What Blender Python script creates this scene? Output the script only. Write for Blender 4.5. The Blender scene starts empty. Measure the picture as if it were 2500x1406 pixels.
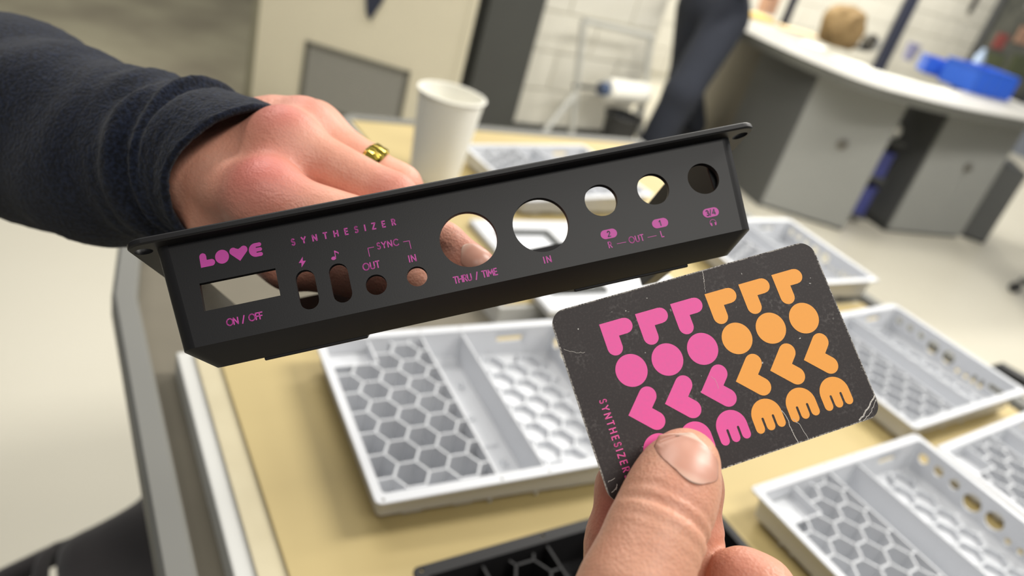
import bpy, bmesh, math, random
import numpy as np
from mathutils import Vector, Matrix
from mathutils.geometry import tessellate_polygon

random.seed(7)
scene = bpy.context.scene
COL = scene.collection
D2R = math.pi / 180.0

# ------------------------------------------------------------------ camera
FPX = 1850.0                      # focal length in pixels of the 2500 x 1406 frame
PITCH, ROLL, CAM_Z = 28.0, 17.0, 1.352
_p, _r = PITCH * D2R, ROLL * D2R
CF = Vector((0, math.cos(_p), -math.sin(_p)))
_R0 = Vector((1, 0, 0)); _U0 = Vector((0, math.sin(_p), math.cos(_p)))
CR = _R0 * math.cos(_r) + _U0 * math.sin(_r)
CU = _U0 * math.cos(_r) - _R0 * math.sin(_r)
CPOS = Vector((0, 0, CAM_Z))
cam_data = bpy.data.cameras.new('camera')
cam_data.sensor_width = 36.0
cam_data.lens = FPX / 2500.0 * 36.0
cam_data.clip_start = 0.02
cam_data.clip_end = 60
cam_data.dof.use_dof = True
cam_data.dof.focus_distance = 0.225
cam_data.dof.aperture_fstop = 9.0
camera = bpy.data.objects.new('camera', cam_data)
COL.objects.link(camera)
_m = Matrix.Identity(4)
for _i in range(3):
    _m[_i][0], _m[_i][1], _m[_i][2], _m[_i][3] = CR[_i], CU[_i], -CF[_i], CPOS[_i]
camera.matrix_world = _m
scene.camera = camera

# ------------------------------------------------------------------ light
world = bpy.data.worlds.new('world'); scene.world = world
world.use_nodes = True
bg = world.node_tree.nodes['Background']
bg.inputs[0].default_value = (0.92, 0.96, 1.0, 1)
bg.inputs[1].default_value = 0.16

def ceiling_and_fill_lamp(x, y, power, sx=1.5, sy=0.5, z=3.1, rz=37.0, col=(1.0, 0.965, 0.90)):
    l = bpy.data.lights.new('ceiling_and_fill_lamp', 'AREA')
    l.shape = 'RECTANGLE'; l.size = sx; l.size_y = sy; l.energy = power; l.color = col
    o = bpy.data.objects.new('ceiling_and_fill_lamp', l); COL.objects.link(o)
    o.location = (x, y, z); o.rotation_euler = (0, 0, rz * D2R)
    return o
for _x, _y, _e in ((1.5, 1.5, 62), (-1.2, 1.2, 22), (0.5, -0.8, 26), (0.6, 3.6, 50), (-1.3, 2.9, 26),
                   (3.2, 3.2, 60), (1.3, 6.6, 95), (3.3, 8.1, 95), (-3.0, 4.6, 16)):  # lamps behind the counter are added fill that brightens the rear wall
    ceiling_and_fill_lamp(_x, _y, _e)

scene.view_settings.view_transform = 'Standard'
scene.view_settings.look = 'None'
scene.view_settings.gamma = 1.0
scene.view_settings.use_curve_mapping = False
scene.view_settings.exposure = 0.25

# ------------------------------------------------------------------ helpers
def c2w(px, py, z):
    """point seen at pixel (px, py) at camera depth z (metres)"""
    return CPOS + CF * z + CR * ((px - 1250) / FPX * z) - CU * ((py - 703) / FPX * z)
def on_z(px, py, zw):
    d = CF + CR * ((px - 1250) / FPX) - CU * ((py - 703) / FPX)
    return CPOS + d * ((zw - CAM_Z) / d.z)
RA = 37.0 * D2R
E1 = Vector((math.cos(RA), math.sin(RA), 0)); E2 = Vector((-math.sin(RA), math.cos(RA), 0))
def room(a, b, z=0.0):
    v = E1 * a + E2 * b; return Vector((v.x, v.y, z))
def lin(c):
    c = c / 255.0
    return c / 12.92 if c <= 0.04045 else ((c + 0.055) / 1.055) ** 2.4
def rgb(r, g, b): return (lin(r), lin(g), lin(b), 1.0)

MATS = {}
def mat(name, col, rough=0.5, metal=0.0, noise=None, bump=None, spec=0.5, sss=0.0, coat=0.0, sheen=0.0):
    """noise=(scale, amount, colour2) mixes a second colour in; bump=(scale, strength, distance)"""
    if name in MATS: return MATS[name]
    m = bpy.data.materials.new(name); m.use_nodes = True
    nt = m.node_tree; b = nt.nodes['Principled BSDF']
    b.inputs['Base Color'].default_value = col
    b.inputs['Roughness'].default_value = rough
    b.inputs['Metallic'].default_value = metal
    b.inputs['Specular IOR Level'].default_value = spec
    if sss:
        b.inputs['Subsurface Weight'].default_value = sss
        b.inputs['Subsurface Radius'].default_value = (0.004, 0.0016, 0.0009)
        b.inputs['Subsurface Scale'].default_value = 1.0
    if coat: b.inputs['Coat Weight'].default_value = coat
    if sheen:
        b.inputs['Sheen Weight'].default_value = sheen
        b.inputs['Sheen Roughness'].default_value = 0.6
    tc = nt.nodes.new('ShaderNodeTexCoord')
    if noise:
        n = nt.nodes.new('ShaderNodeTexNoise'); n.inputs['Scale'].default_value = noise[0]
        n.inputs['Detail'].default_value = 5
        nt.links.new(tc.outputs['Object'], n.inputs['Vector'])
        r = nt.nodes.new('ShaderNodeValToRGB')
        r.color_ramp.elements[0].position = 0.38; r.color_ramp.elements[1].position = 0.66
        nt.links.new(n.outputs['Fac'], r.inputs['Fac'])
        mx = nt.nodes.new('ShaderNodeMix'); mx.data_type = 'RGBA'
        mu = nt.nodes.new('ShaderNodeMath'); mu.operation = 'MULTIPLY'; mu.inputs[1].default_value = noise[1]
        nt.links.new(r.outputs['Color'], mu.inputs[0])
        nt.links.new(mu.outputs[0], mx.inputs['Factor'])
        mx.inputs['A'].default_value = col; mx.inputs['B'].default_value = noise[2]
        nt.links.new(mx.outputs['Result'], b.inputs['Base Color'])
    if bump:
        n2 = nt.nodes.new('ShaderNodeTexNoise'); n2.inputs['Scale'].default_value = bump[0]
        n2.inputs['Detail'].default_value = 6
        nt.links.new(tc.outputs['Object'], n2.inputs['Vector'])
        bp = nt.nodes.new('ShaderNodeBump'); bp.inputs['Strength'].default_value = bump[1]
        bp.inputs['Distance'].default_value = bump[2]
        nt.links.new(n2.outputs['Fac'], bp.inputs['Height'])
        nt.links.new(bp.outputs['Normal'], b.inputs['Normal'])
    MATS[name] = m
    return m

def tag(o, label=None, cat=None, group=None, kind=None):
    if label: o['label'] = label
    if cat: o['category'] = cat
    if group: o['group'] = group
    if kind: o['kind'] = kind
    return o
def empty(name, M=None):
    o = bpy.data.objects.new(name, None); COL.objects.link(o)
    o.empty_display_size = 0.05
    if M is not None: o.matrix_world = M
    return o
def link(name, me, material=None, parent=None, M=None, smooth=False):
    if material is not None and len(me.materials) == 0: me.materials.append(material)
    if smooth:
        me.polygons.foreach_set('use_smooth', [True] * len(me.polygons))
    o = bpy.data.objects.new(name, me); COL.objects.link(o)
    if parent is not None: o.parent = parent
    if M is not None: o.matrix_local = M
    return o
def mesh(name, verts, faces):
    me = bpy.data.meshes.new(name)
    me.from_pydata([tuple(v) for v in verts], [], [tuple(f) for f in faces])
    me.update(); return me

class MB:
    """collects primitive shapes into one mesh"""
    def __init__(s): s.v = []; s.f = []
    def add(s, vs, fs):
        n = len(s.v); s.v += [Vector(v) for v in vs]; s.f += [tuple(i + n for i in f) for f in fs]; return s
    def box(s, lo, hi, M=None, bev=0.0):
        x0, y0, z0 = lo; x1, y1, z1 = hi
        if bev > 0:
            b = min(bev, (x1-x0)*.49, (y1-y0)*.49, (z1-z0)*.49)
            bm = bmesh.new(); bmesh.ops.create_cube(bm, size=1.0)
            for v in bm.verts:
                v.co = Vector(((x0+x1)/2 + v.co.x*(x1-x0), (y0+y1)/2 + v.co.y*(y1-y0), (z0+z1)/2 + v.co.z*(z1-z0)))
            bmesh.ops.bevel(bm, geom=bm.edges[:], offset=b, segments=2, affect='EDGES', profile=0.5)
            bm.verts.index_update()
            vs = [v.co.copy() for v in bm.verts]; fs = [[v.index for v in f.verts] for f in bm.faces]; bm.free()
        else:
            vs = [Vector(p) for p in ((x0,y0,z0),(x1,y0,z0),(x1,y1,z0),(x0,y1,z0),(x0,y0,z1),(x1,y0,z1),(x1,y1,z1),(x0,y1,z1))]
            fs = [(0,3,2,1),(4,5,6,7),(0,1,5,4),(1,2,6,5),(2,3,7,6),(3,0,4,7)]
        if M is not None: vs = [M @ v for v in vs]
        return s.add(vs, fs)
    def prism(s, poly, z0, z1, M=None):
        n = len(poly)
        vs = [Vector((p[0], p[1], z0)) for p in poly] + [Vector((p[0], p[1], z1)) for p in poly]
        fs = [tuple(range(n))[::-1], tuple(range(n, 2*n))] + [(i, (i+1) % n, n+(i+1) % n, n+i) for i in range(n)]
        if M is not None: vs = [M @ v for v in vs]
        return s.add(vs, fs)
    def lathe(s, prof, seg=32, M=None, close=False):
        vs = []; fs = []
        for r, z in prof:
            for k in range(seg):
                a = 2*math.pi*k/seg; vs.append(Vector((r*math.cos(a), r*math.sin(a), z)))
        n = len(prof)
        for i in range(n-1 if not close else n):
            for k in range(seg):
                a = i*seg+k; b = i*seg+(k+1) % seg; j = (i+1) % n
                fs.append((a, b, j*seg+(k+1) % seg, j*seg+k))
        if not close:
            fs.append(tuple(range(seg))[::-1]); fs.append(tuple((n-1)*seg+k for k in range(seg)))
        if M is not None: vs = [M @ v for v in vs]
        return s.add(vs, fs)
    def tube(s, pts, r, seg=10, closed=False):
        pts = [Vector(p) for p in pts]; n = len(pts); vs = []; fs = []
        rr = r if isinstance(r, (list, tuple)) else [r]*n
        up = None
        for i, p in enumerate(pts):
            a = pts[(i-1) % n] if (closed or i > 0) else p
            b = pts[(i+1) % n] if (closed or i < n-1) else p
            t = (b-a).normalized()
            if up is None: up = t.orthogonal().normalized()
            up = (up - t*up.dot(t)); up = up.normalized() if up.length > 1e-6 else t.orthogonal().normalized()
            w = t.cross(up)
            for k in range(seg):
                an = 2*math.pi*k/seg; vs.append(p + up*(math.cos(an)*rr[i]) + w*(math.sin(an)*rr[i]))
        for i in range(n if closed else n-1):
            j = (i+1) % n
            for k in range(seg): fs.append((i*seg+k, i*seg+(k+1) % seg, j*seg+(k+1) % seg, j*seg+k))
        if not closed:
            fs.append(tuple(range(seg))[::-1]); fs.append(tuple((n-1)*seg+k for k in range(seg)))
        return s.add(vs, fs)
    def build(s, name, material, parent=None, M=None, smooth=False):
        me = mesh(name, s.v, s.f)
        o = link(name, me, material, parent, M, smooth)
        if smooth:
            try: me.set_sharp_from_angle(angle=40*D2R)
            except Exception: pass
        return o
def T(x, y, z): return Matrix.Translation((x, y, z))
def RZ(a): return Matrix.Rotation(a, 4, 'Z')
def frame(o, ex, ey, ez):
    M = Matrix.Identity(4)
    for i in range(3): M[i][0], M[i][1], M[i][2], M[i][3] = ex[i], ey[i], ez[i], o[i]
    return M

# implicit surfaces: numpy surface nets --------------------------------------
def seg_d(P, a, b, ra, rb):
    a = np.asarray(a, np.float32); b = np.asarray(b, np.float32)
    ab = b - a; L2 = float(ab @ ab) + 1e-9
    t = np.clip(((P - a) @ ab) / L2, 0, 1)
    d = P - a - t[..., None] * ab
    return np.sqrt((d * d).sum(-1)) - (ra + (rb - ra) * t)
def smin(a, b, k):
    h = np.clip(0.5 + 0.5 * (b - a) / k, 0, 1)
    return b + (a - b) * h - k * h * (1 - h)
def chain_d(P, pts, k=0.003):
    d = None
    for (a, ra), (b, rb) in zip(pts[:-1], pts[1:]):
        s = seg_d(P, a, b, ra, rb)
        d = s if d is None else smin(d, s, k)
    return d
def surface_nets(fn, lo, hi, step):
    lo = np.asarray(lo, np.float32); hi = np.asarray(hi, np.float32)
    n = np.ceil((hi - lo) / step).astype(int) + 1
    ax = [lo[i] + step * np.arange(n[i], dtype=np.float32) for i in range(3)]
    F = np.empty(tuple(n), np.float32)
    YY, ZZ = np.meshgrid(ax[1], ax[2], indexing='ij')
    CH = 8
    for i in range(0, n[0], CH):
        xs = ax[0][i:i+CH]
        P = np.empty((len(xs),) + YY.shape + (3,), np.float32)
        P[..., 0] = xs[:, None, None]; P[..., 1] = YY; P[..., 2] = ZZ
        F[i:i+CH] = fn(P)
    S = F < 0
    c = [S[i:n[0]-1+i, j:n[1]-1+j, k:n[2]-1+k] for i in (0, 1) for j in (0, 1) for k in (0, 1)]
    anyin = np.logical_or.reduce(c); allin = np.logical_and.reduce(c)
    act = np.argwhere(anyin & ~allin)
    idx = -np.ones((n[0]-1, n[1]-1, n[2]-1), np.int64)
    idx[act[:, 0], act[:, 1], act[:, 2]] = np.arange(len(act))
    acc = np.zeros((len(act), 3)); cnt = np.zeros(len(act))
    offs = [(i, j, k) for i in (0, 1) for j in (0, 1) for k in (0, 1)]
    for a in offs:
        for d in range(3):
            if a[d]: continue
            b = list(a); b[d] = 1
            fa = F[act[:, 0]+a[0], act[:, 1]+a[1], act[:, 2]+a[2]]
            fb = F[act[:, 0]+b[0], act[:, 1]+b[1], act[:, 2]+b[2]]
            m = (fa < 0) != (fb < 0)
            t = np.where(m, fa / np.where(m, fa - fb, 1), 0)
            p = act + np.array(a)
            p = p.astype(float); p[:, d] += t
            acc[m] += p[m]; cnt[m] += 1
    V = lo + step * acc / np.maximum(cnt, 1)[:, None]
    faces = []
    for d in range(3):
        u, w = (d+1) % 3, (d+2) % 3
        sl0 = [slice(None)]*3; sl1 = [slice(None)]*3
        sl0[d] = slice(0, n[d]-1); sl1[d] = slice(1, n[d])
        A, B = S[tuple(sl0)], S[tuple(sl1)]
        e = np.argwhere(A != B)
        ok = (e[:, u] > 0) & (e[:, w] > 0) & (e[:, u] < n[u]-1) & (e[:, w] < n[w]-1)
        e = e[ok]
        ins = A[e[:, 0], e[:, 1], e[:, 2]]
        q = []
        for du, dw in ((1, 1), (0, 1), (0, 0), (1, 0)):
            g = e.copy(); g[:, u] -= du; g[:, w] -= dw
            q.append(idx[g[:, 0], g[:, 1], g[:, 2]])
        q = np.stack(q, 1)
        q[~ins] = q[~ins][:, ::-1]
        faces.append(q)
    Fc = np.concatenate(faces)
    Fc = Fc[(Fc >= 0).all(1)]
    return V, Fc
def np_mesh(name, V, Fc):
    me = bpy.data.meshes.new(name)
    me.vertices.add(len(V)); me.vertices.foreach_set('co', np.asarray(V, np.float32).ravel())
    nf = len(Fc); k = Fc.shape[1]
    me.loops.add(nf*k); me.loops.foreach_set('vertex_index', Fc.astype(np.int32).ravel())
    me.polygons.add(nf); me.polygons.foreach_set('loop_start', np.arange(0, nf*k, k, dtype=np.int32))
    me.polygons.foreach_set('use_smooth', [True]*nf)
    me.update(calc_edges=True); me.validate(); return me

# ------------------------------------------------------------------ materials
M_FLOOR = mat('floor_epoxy', rgb(202, 197, 181), 0.32, noise=(0.9, 0.35, rgb(190, 184, 166)), bump=(40, 0.03, 0.01))
M_CONC = mat('rough_concrete', rgb(160, 153, 128), 0.85, noise=(2.2, 0.9, rgb(132, 124, 104)), bump=(30, 0.3, 0.01))
M_BLOCK = mat('painted_block', rgb(216, 213, 201), 0.6, noise=(6, 0.3, rgb(206, 202, 188)), bump=(120, 0.25, 0.003))
M_JOINT = mat('painted_mortar', rgb(206, 203, 190), 0.7)
M_CHAR = mat('charcoal_paint', rgb(66, 67, 64), 0.55, noise=(4, 0.3, rgb(58, 58, 56)))
M_DOOR = mat('door_laminate', rgb(214, 206, 182), 0.5, noise=(3, 0.2, rgb(206, 198, 174)))
M_DOORE = mat('door_edge_shadow', rgb(128, 124, 104), 0.6)  # dark tone carries the shadow gap along the leaf's left edge
M_VENT = mat('grille_metal', rgb(158, 156, 148), 0.5, 0.1)
M_VENTD = mat('grille_dark', rgb(96, 94, 84), 0.7)
M_NAVYP = mat('navy_plastic', rgb(40, 44, 62), 0.5)
M_WPAPER = mat('white_paper', rgb(246, 244, 234), 0.75)
M_STEEL = mat('brushed_steel', rgb(186, 186, 180), 0.4, 0.15)
M_BLKP = mat('black_plastic', rgb(38, 38, 38), 0.5)
M_CABL = mat('cabinet_grey', rgb(146, 147, 143), 0.55, noise=(2, 0.2, rgb(138, 139, 135)))
M_CABD = mat('cabinet_dark', rgb(82, 83, 82), 0.6)
M_CABK = mat('cabinet_knob', rgb(108, 105, 98), 0.4, 0.3)
M_CTOP = mat('counter_laminate', rgb(172, 170, 163), 0.45, noise=(14, 0.4, rgb(148, 146, 140)))
M_CEDGE = mat('counter_edge', rgb(92, 92, 86), 0.5)
M_BLUE = mat('blue_plastic', rgb(52, 104, 214), 0.4)
M_BLUED = mat('blue_bin', rgb(60, 66, 130), 0.5)
M_KRAFT = mat('kraft_paper', rgb(158, 131, 88), 0.8, noise=(25, 0.6, rgb(132, 106, 68)))
M_YEL = mat('yellow_plastic', rgb(238, 200, 110), 0.5)
M_PINKB = mat('salmon_card', rgb(214, 168, 140), 0.6)
M_GLASS = mat('dim_glass', rgb(112, 112, 100), 0.15, 0.0, noise=(5, 0.8, rgb(150, 148, 132)))
M_RED = mat('red_plastic', rgb(176, 92, 84), 0.5)
M_GRN = mat('green_plant', rgb(112, 118, 84), 0.7)
M_CART = mat('cart_grey', rgb(112, 112, 107), 0.5, noise=(9, 0.25, rgb(102, 101, 95)))
M_CARTD = mat('cart_grey_shaded', rgb(112, 106, 92), 0.8, noise=(20, 0.3, rgb(98, 93, 80)))  # shade of the recess inside the rim is put into this darker grey
M_FOAM = mat('white_foam', rgb(204, 204, 200), 0.8)
M_CREAM = mat('cream_card', rgb(200, 190, 160), 0.8, noise=(30, 0.4, rgb(186, 175, 144)))
M_TAN = mat('tan_card', rgb(184, 165, 114), 0.62, noise=(7, 0.35, rgb(172, 152, 102)))
M_TRAY = mat('white_abs', rgb(208, 210, 214), 0.38, spec=0.45)
M_ENC = mat('black_abs', rgb(27, 26, 27), 0.45, bump=(2200, 0.05, 0.0003), spec=0.32)
M_ENC2 = mat('black_abs_inner', rgb(46, 43, 42), 0.5)
M_PRINT = mat('magenta_ink', rgb(196, 66, 160), 0.5)
M_PRINTD = mat('dark_ink', rgb(60, 34, 66), 0.5)
M_CPINK = mat('card_pink_ink', rgb(240, 82, 164), 0.55, noise=(900, 0.22, rgb(214, 92, 160)))
M_CORNG = mat('card_orange_ink', rgb(252, 168, 62), 0.55, noise=(900, 0.14, rgb(240, 160, 70)))
M_CORE = mat('card_core', rgb(232, 228, 220), 0.8)
M_BAG = mat('black_cloth', rgb(40, 36, 37), 0.9, noise=(18, 0.5, rgb(28, 26, 27)), bump=(160, 0.3, 0.002), sheen=0.15)
M_GOLD = mat('gold', rgb(236, 206, 92), 0.16, 1.0)
M_TROU = mat('navy_trousers', rgb(38, 42, 53), 0.9, noise=(6, 0.4, rgb(30, 33, 42)))
M_SHOE = mat('black_shoe', rgb(30, 30, 32), 0.6)
M_SHIRT = mat('dark_shirt', rgb(54, 56, 62), 0.9)

def skin_material(name, base, pale, red):
    m = mat(name, base, 0.46, sss=0.22, spec=0.4)
    nt = m.node_tree; b = nt.nodes['Principled BSDF']
    tc = nt.nodes.new('ShaderNodeTexCoord')
    n1 = nt.nodes.new('ShaderNodeTexNoise'); n1.inputs['Scale'].default_value = 55; n1.inputs['Detail'].default_value = 5
    nt.links.new(tc.outputs['Object'], n1.inputs['Vector'])
    mx = nt.nodes.new('ShaderNodeMix'); mx.data_type = 'RGBA'
    rmp = nt.nodes.new('ShaderNodeValToRGB'); rmp.color_ramp.elements[0].position = 0.36; rmp.color_ramp.elements[1].position = 0.68
    nt.links.new(n1.outputs['Fac'], rmp.inputs['Fac']); nt.links.new(rmp.outputs['Color'], mx.inputs['Factor'])
    mx.inputs['A'].default_value = base; mx.inputs['B'].default_value = pale
    at = nt.nodes.new('ShaderNodeAttribute'); at.attribute_name = 'flush'
    mx2 = nt.nodes.new('ShaderNodeMix'); mx2.data_type = 'RGBA'
    nt.links.new(at.outputs['Fac'], mx2.inputs['Factor'])
    nt.links.new(mx.outputs['Result'], mx2.inputs['A']); mx2.inputs['B'].default_value = red
    nt.links.new(mx2.outputs['Result'], b.inputs['Base Color'])
    v = nt.nodes.new('ShaderNodeTexVoronoi'); v.inputs['Scale'].default_value = 1100
    n2 = nt.nodes.new('ShaderNodeTexNoise'); n2.inputs['Scale'].default_value = 420; n2.inputs['Detail'].default_value = 9
    nt.links.new(tc.outputs['Object'], v.inputs['Vector']); nt.links.new(tc.outputs['Object'], n2.inputs['Vector'])
    ad = nt.nodes.new('ShaderNodeMath'); ad.operation = 'MULTIPLY_ADD'; ad.inputs[1].default_value = 0.35
    nt.links.new(v.outputs['Distance'], ad.inputs[0]); nt.links.new(n2.outputs['Fac'], ad.inputs[2])
    bp = nt.nodes.new('ShaderNodeBump'); bp.inputs['Strength'].default_value = 0.28; bp.inputs['Distance'].default_value = 0.0012
    nt.links.new(ad.outputs[0], bp.inputs['Height']); nt.links.new(bp.outputs['Normal'], b.inputs['Normal'])
    return m
M_SKIN1 = skin_material('skin_ruddy', rgb(214, 150, 126), rgb(224, 166, 142), rgb(190, 98, 92))
M_SKIN2 = skin_material('skin_light', rgb(214, 158, 130), rgb(226, 174, 146), rgb(198, 116, 98))
def nail_material():
    m = mat('finger_nail', rgb(222, 172, 150), 0.38, spec=0.5, sss=0.1)
    nt = m.node_tree; b = nt.nodes['Principled BSDF']
    at = nt.nodes.new('ShaderNodeAttribute'); at.attribute_name = 'pale'
    mx = nt.nodes.new('ShaderNodeMix'); mx.data_type = 'RGBA'
    mx.inputs['A'].default_value = rgb(206, 150, 130); mx.inputs['B'].default_value = rgb(230, 194, 174)
    nt.links.new(at.outputs['Fac'], mx.inputs['Factor']); nt.links.new(mx.outputs['Result'], b.inputs['Base Color'])
    return m
M_NAIL = nail_material()
def fleece_material():
    m = mat('navy_fleece', rgb(38, 44, 60), 0.95, sheen=0.10, spec=0.1)
    nt = m.node_tree; b = nt.nodes['Principled BSDF']
    tc = nt.nodes.new('ShaderNodeTexCoord')
    n = nt.nodes.new('ShaderNodeTexNoise'); n.inputs['Scale'].default_value = 700; n.inputs['Detail'].default_value = 6
    nt.links.new(tc.outputs['Object'], n.inputs['Vector'])
    r = nt.nodes.new('ShaderNodeValToRGB')
    r.color_ramp.elements[0].position = 0.4; r.color_ramp.elements[0].color = rgb(13, 16, 25)
    r.color_ramp.elements[1].position = 0.66; r.color_ramp.elements[1].color = rgb(30, 37, 54)
    nt.links.new(n.outputs['Fac'], r.inputs['Fac']); nt.links.new(r.outputs['Color'], b.inputs['Base Color'])
    bp = nt.nodes.new('ShaderNodeBump'); bp.inputs['Strength'].default_value = 0.6; bp.inputs['Distance'].default_value = 0.0015
    nt.links.new(n.outputs['Fac'], bp.inputs['Height']); nt.links.new(bp.outputs['Normal'], b.inputs['Normal'])
    return m
M_FLEECE = fleece_material()
def card_material():
    m = mat('card_black', rgb(62, 53, 52), 0.6, spec=0.4)
    nt = m.node_tree; b = nt.nodes['Principled BSDF']
    tc = nt.nodes.new('ShaderNodeTexCoord')
    def noise(scale, lo, hi, detail=4):
        n = nt.nodes.new('ShaderNodeTexNoise'); n.inputs['Scale'].default_value = scale; n.inputs['Detail'].default_value = detail
        nt.links.new(tc.outputs['Object'], n.inputs['Vector'])
        r = nt.nodes.new('ShaderNodeMapRange'); r.inputs['From Min'].default_value = lo; r.inputs['From Max'].default_value = hi
        nt.links.new(n.outputs['Fac'], r.inputs['Value']); return r.outputs['Result']
    def mul(a, bb):
        x = nt.nodes.new('ShaderNodeMath'); x.operation = 'MULTIPLY'; x.use_clamp = True
        for i, s in enumerate((a, bb)):
            if hasattr(s, 'links'): nt.links.new(s, x.inputs[i])
            else: x.inputs[i].default_value = s
        return x.outputs[0]
    def mix(fac, a, bcol):
        x = nt.nodes.new('ShaderNodeMix'); x.data_type = 'RGBA'
        nt.links.new(fac, x.inputs['Factor'])
        if hasattr(a, 'links'): nt.links.new(a, x.inputs['A'])
        else: x.inputs['A'].default_value = a
        x.inputs['B'].default_value = bcol; return x.outputs['Result']
    grain = mul(noise(1500, 0.5, 0.75), 0.35)
    c1 = mix(grain, rgb(40, 32, 32), rgb(76, 66, 64))
    scuff = mul(noise(70, 0.48, 0.72), noise(900, 0.5, 0.68))
    c2 = mix(mul(scuff, 0.3), c1, rgb(150, 144, 140))
    speck = mul(noise(420, 0.69, 0.72, 2), noise(60, 0.52, 0.6))
    c3 = mix(speck, c2, rgb(226, 222, 214))
    # worn edge: distance from the rim of the 85 x 55 mm card
    sp = nt.nodes.new('ShaderNodeSeparateXYZ'); nt.links.new(tc.outputs['Object'], sp.inputs[0])
    def edge(axis, half):
        s = nt.nodes.new('ShaderNodeMath'); s.operation = 'SUBTRACT'; s.inputs[1].default_value = half
        nt.links.new(sp.outputs[axis], s.inputs[0])
        a = nt.nodes.new('ShaderNodeMath'); a.operation = 'ABSOLUTE'; nt.links.new(s.outputs[0], a.inputs[0])
        r = nt.nodes.new('ShaderNodeMapRange'); r.inputs['From Min'].default_value = half-0.00045; r.inputs['From Max'].default_value = half-0.0001
        nt.links.new(a.outputs[0], r.inputs['Value']); return r.outputs['Result']
    s2 = nt.nodes.new('ShaderNodeMath'); s2.operation = 'MAXIMUM'
    nt.links.new(edge(0, 0.0425), s2.inputs[0]); nt.links.new(edge(1, 0.0275), s2.inputs[1])
    c4 = mix(mul(s2.outputs[0], noise(1600, 0.38, 0.60)), c3, rgb(190, 184, 176))
    nt.links.new(c4, b.inputs['Base Color'])
    return m
M_CARD = card_material()

# ================================================================== the setting
def structure(o): o['kind'] = 'structure'; return o
_f = MB()
_pl = [(-6, -4), (10, -4), (10, 5.6), (2.0, 5.6), (2.0, 3.66), (-6, 3.66)]
_f.add([room(*q) for q in _pl], [tuple(range(6))])
_f.add([room(q[0], q[1], -.1) for q in _pl], [tuple(range(6))[::-1]])
structure(tag(_f.build('floor', M_FLOOR), 'cream coated workshop floor', 'floor'))
_f = MB()
_f.add([room(-6, 3.66), room(2.0, 3.66), room(2.0, 9), room(-6, 9)], [(0, 1, 2, 3)])
_f.add([room(-6, 3.66, -.1), room(2.0, 3.66, -.1), room(2.0, 9, -.1), room(-6, 9, -.1)], [(3, 2, 1, 0)])
structure(tag(_f.build('floor', M_CONC), 'rough olive grey concrete floor beyond the door', 'floor'))

# wall of painted blocks: recessed mortar body + one block piece per unit
WALL_Y = 3.60
MW = frame(room(0, WALL_Y), E1, E2, Vector((0, 0, 1)))       # local x along the wall, y into it
BW, BH = 0.44, 0.215
_bm = MB().box((0.004, 0.0, 0.004), (BW-0.004, 0.03, BH-0.004), bev=0.004)
_blk = mesh('block', _bm.v, _bm.f); _blk.materials.append(M_BLOCK)
_half = MB().box((0.004, 0.0, 0.004), (BW/2-0.004, 0.03, BH-0.004), bev=0.004)
_hlf = mesh('block_half', _half.v, _half.f); _hlf.materials.append(M_BLOCK)
def block_wall(name, label, M, x0, x1, nrow):
    b = MB().box((x0, 0.012, 0), (x1, 0.2, 3.2))
    w = structure(tag(link(name, mesh(name, b.v, b.f), M_JOINT, None, M), label, 'wall'))
    for r in range(nrow):
        x = x0+.01
        if r % 2: link('block', _hlf, None, w, T(x, 0, 0.1 + r*BH)); x += BW/2
        while x+BW <= x1+.005:
            link('block', _blk, None, w, T(x, 0, 0.1 + r*BH)); x += BW
        if x+BW/2 <= x1+.005: link('block', _hlf, None, w, T(x, 0, 0.1 + r*BH))
    return w
WX1 = 2.31+.44*2+.01
block_wall('wall_back', 'white painted block wall beside the charcoal pillar', MW, 2.31, WX1, 9)
MW2 = frame(room(0, 5.35), E1, E2, Vector((0, 0, 1)))
block_wall('wall_rear', 'white painted block wall behind the counter', MW2, WX1, 9.6, 10)
structure(tag(MB().box((WX1-.19, 0.2, 0), (WX1, 5.35-WALL_Y+.2, 3.2)).build('wall_side', M_JOINT, None, MW), 'white wall return behind the walking person', 'wall'))
# dark pillar and skirting
structure(tag(MB().box((1.98, -0.10, 0), (2.31, 0.06, 3.2), bev=0.006).build('trim_1', M_CHAR, None, MW), 'charcoal painted pillar beside the block wall', 'pillar'))
structure(tag(MB().box((2.31, -0.03, 0), (WX1, 0.02, 0.10), bev=0.004).build('baseboard_back', M_CHAR, None, MW), 'charcoal skirting along the block wall', 'baseboard'))

# door leaf standing ajar, with louvre grille
DL = on_z(612, 243, 0.0); DRt = on_z(1065, 378, 0.0)
_ex = (DRt - DL); DW = _ex.length; _ex = _ex.normalized(); _ey = Vector((-_ex.y, _ex.x, 0))
MD = frame(DL, _ex, _ey, Vector((0, 0, 1)))
door = structure(tag(empty('door_1', MD), 'pale cream door leaf with a grey louvre grille', 'door'))
def door_uv(px, py):
    d = CF + CR*((px-1250)/FPX) - CU*((py-703)/FPX)
    s = (DL - CPOS).dot(_ey) / d.dot(_ey); p = CPOS + d*s - DL
    return p.dot(_ex), p.z + 0.0
_g = [door_uv(*q) for q in ((754, 80), (1003, 196), (966, 335), (722, 262))]
GX0 = (_g[0][0]+_g[3][0])/2; GX1 = (_g[1][0]+_g[2][0])/2
GZ1 = (_g[0][1]+_g[1][1])/2; GZ0 = max(0.05, (_g[2][1]+_g[3][1])/2)
b = MB()
b.box((0, 0, 0.01), (GX0, 0.045, 2.1)); b.box((GX1, 0, 0.01), (DW, 0.045, 2.1))
b.box((GX0, 0, GZ1), (GX1, 0.045, 2.1)); b.box((GX0, 0, 0.01), (GX1, 0.045, GZ0))
b.build('leaf', M_DOOR, door)
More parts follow.
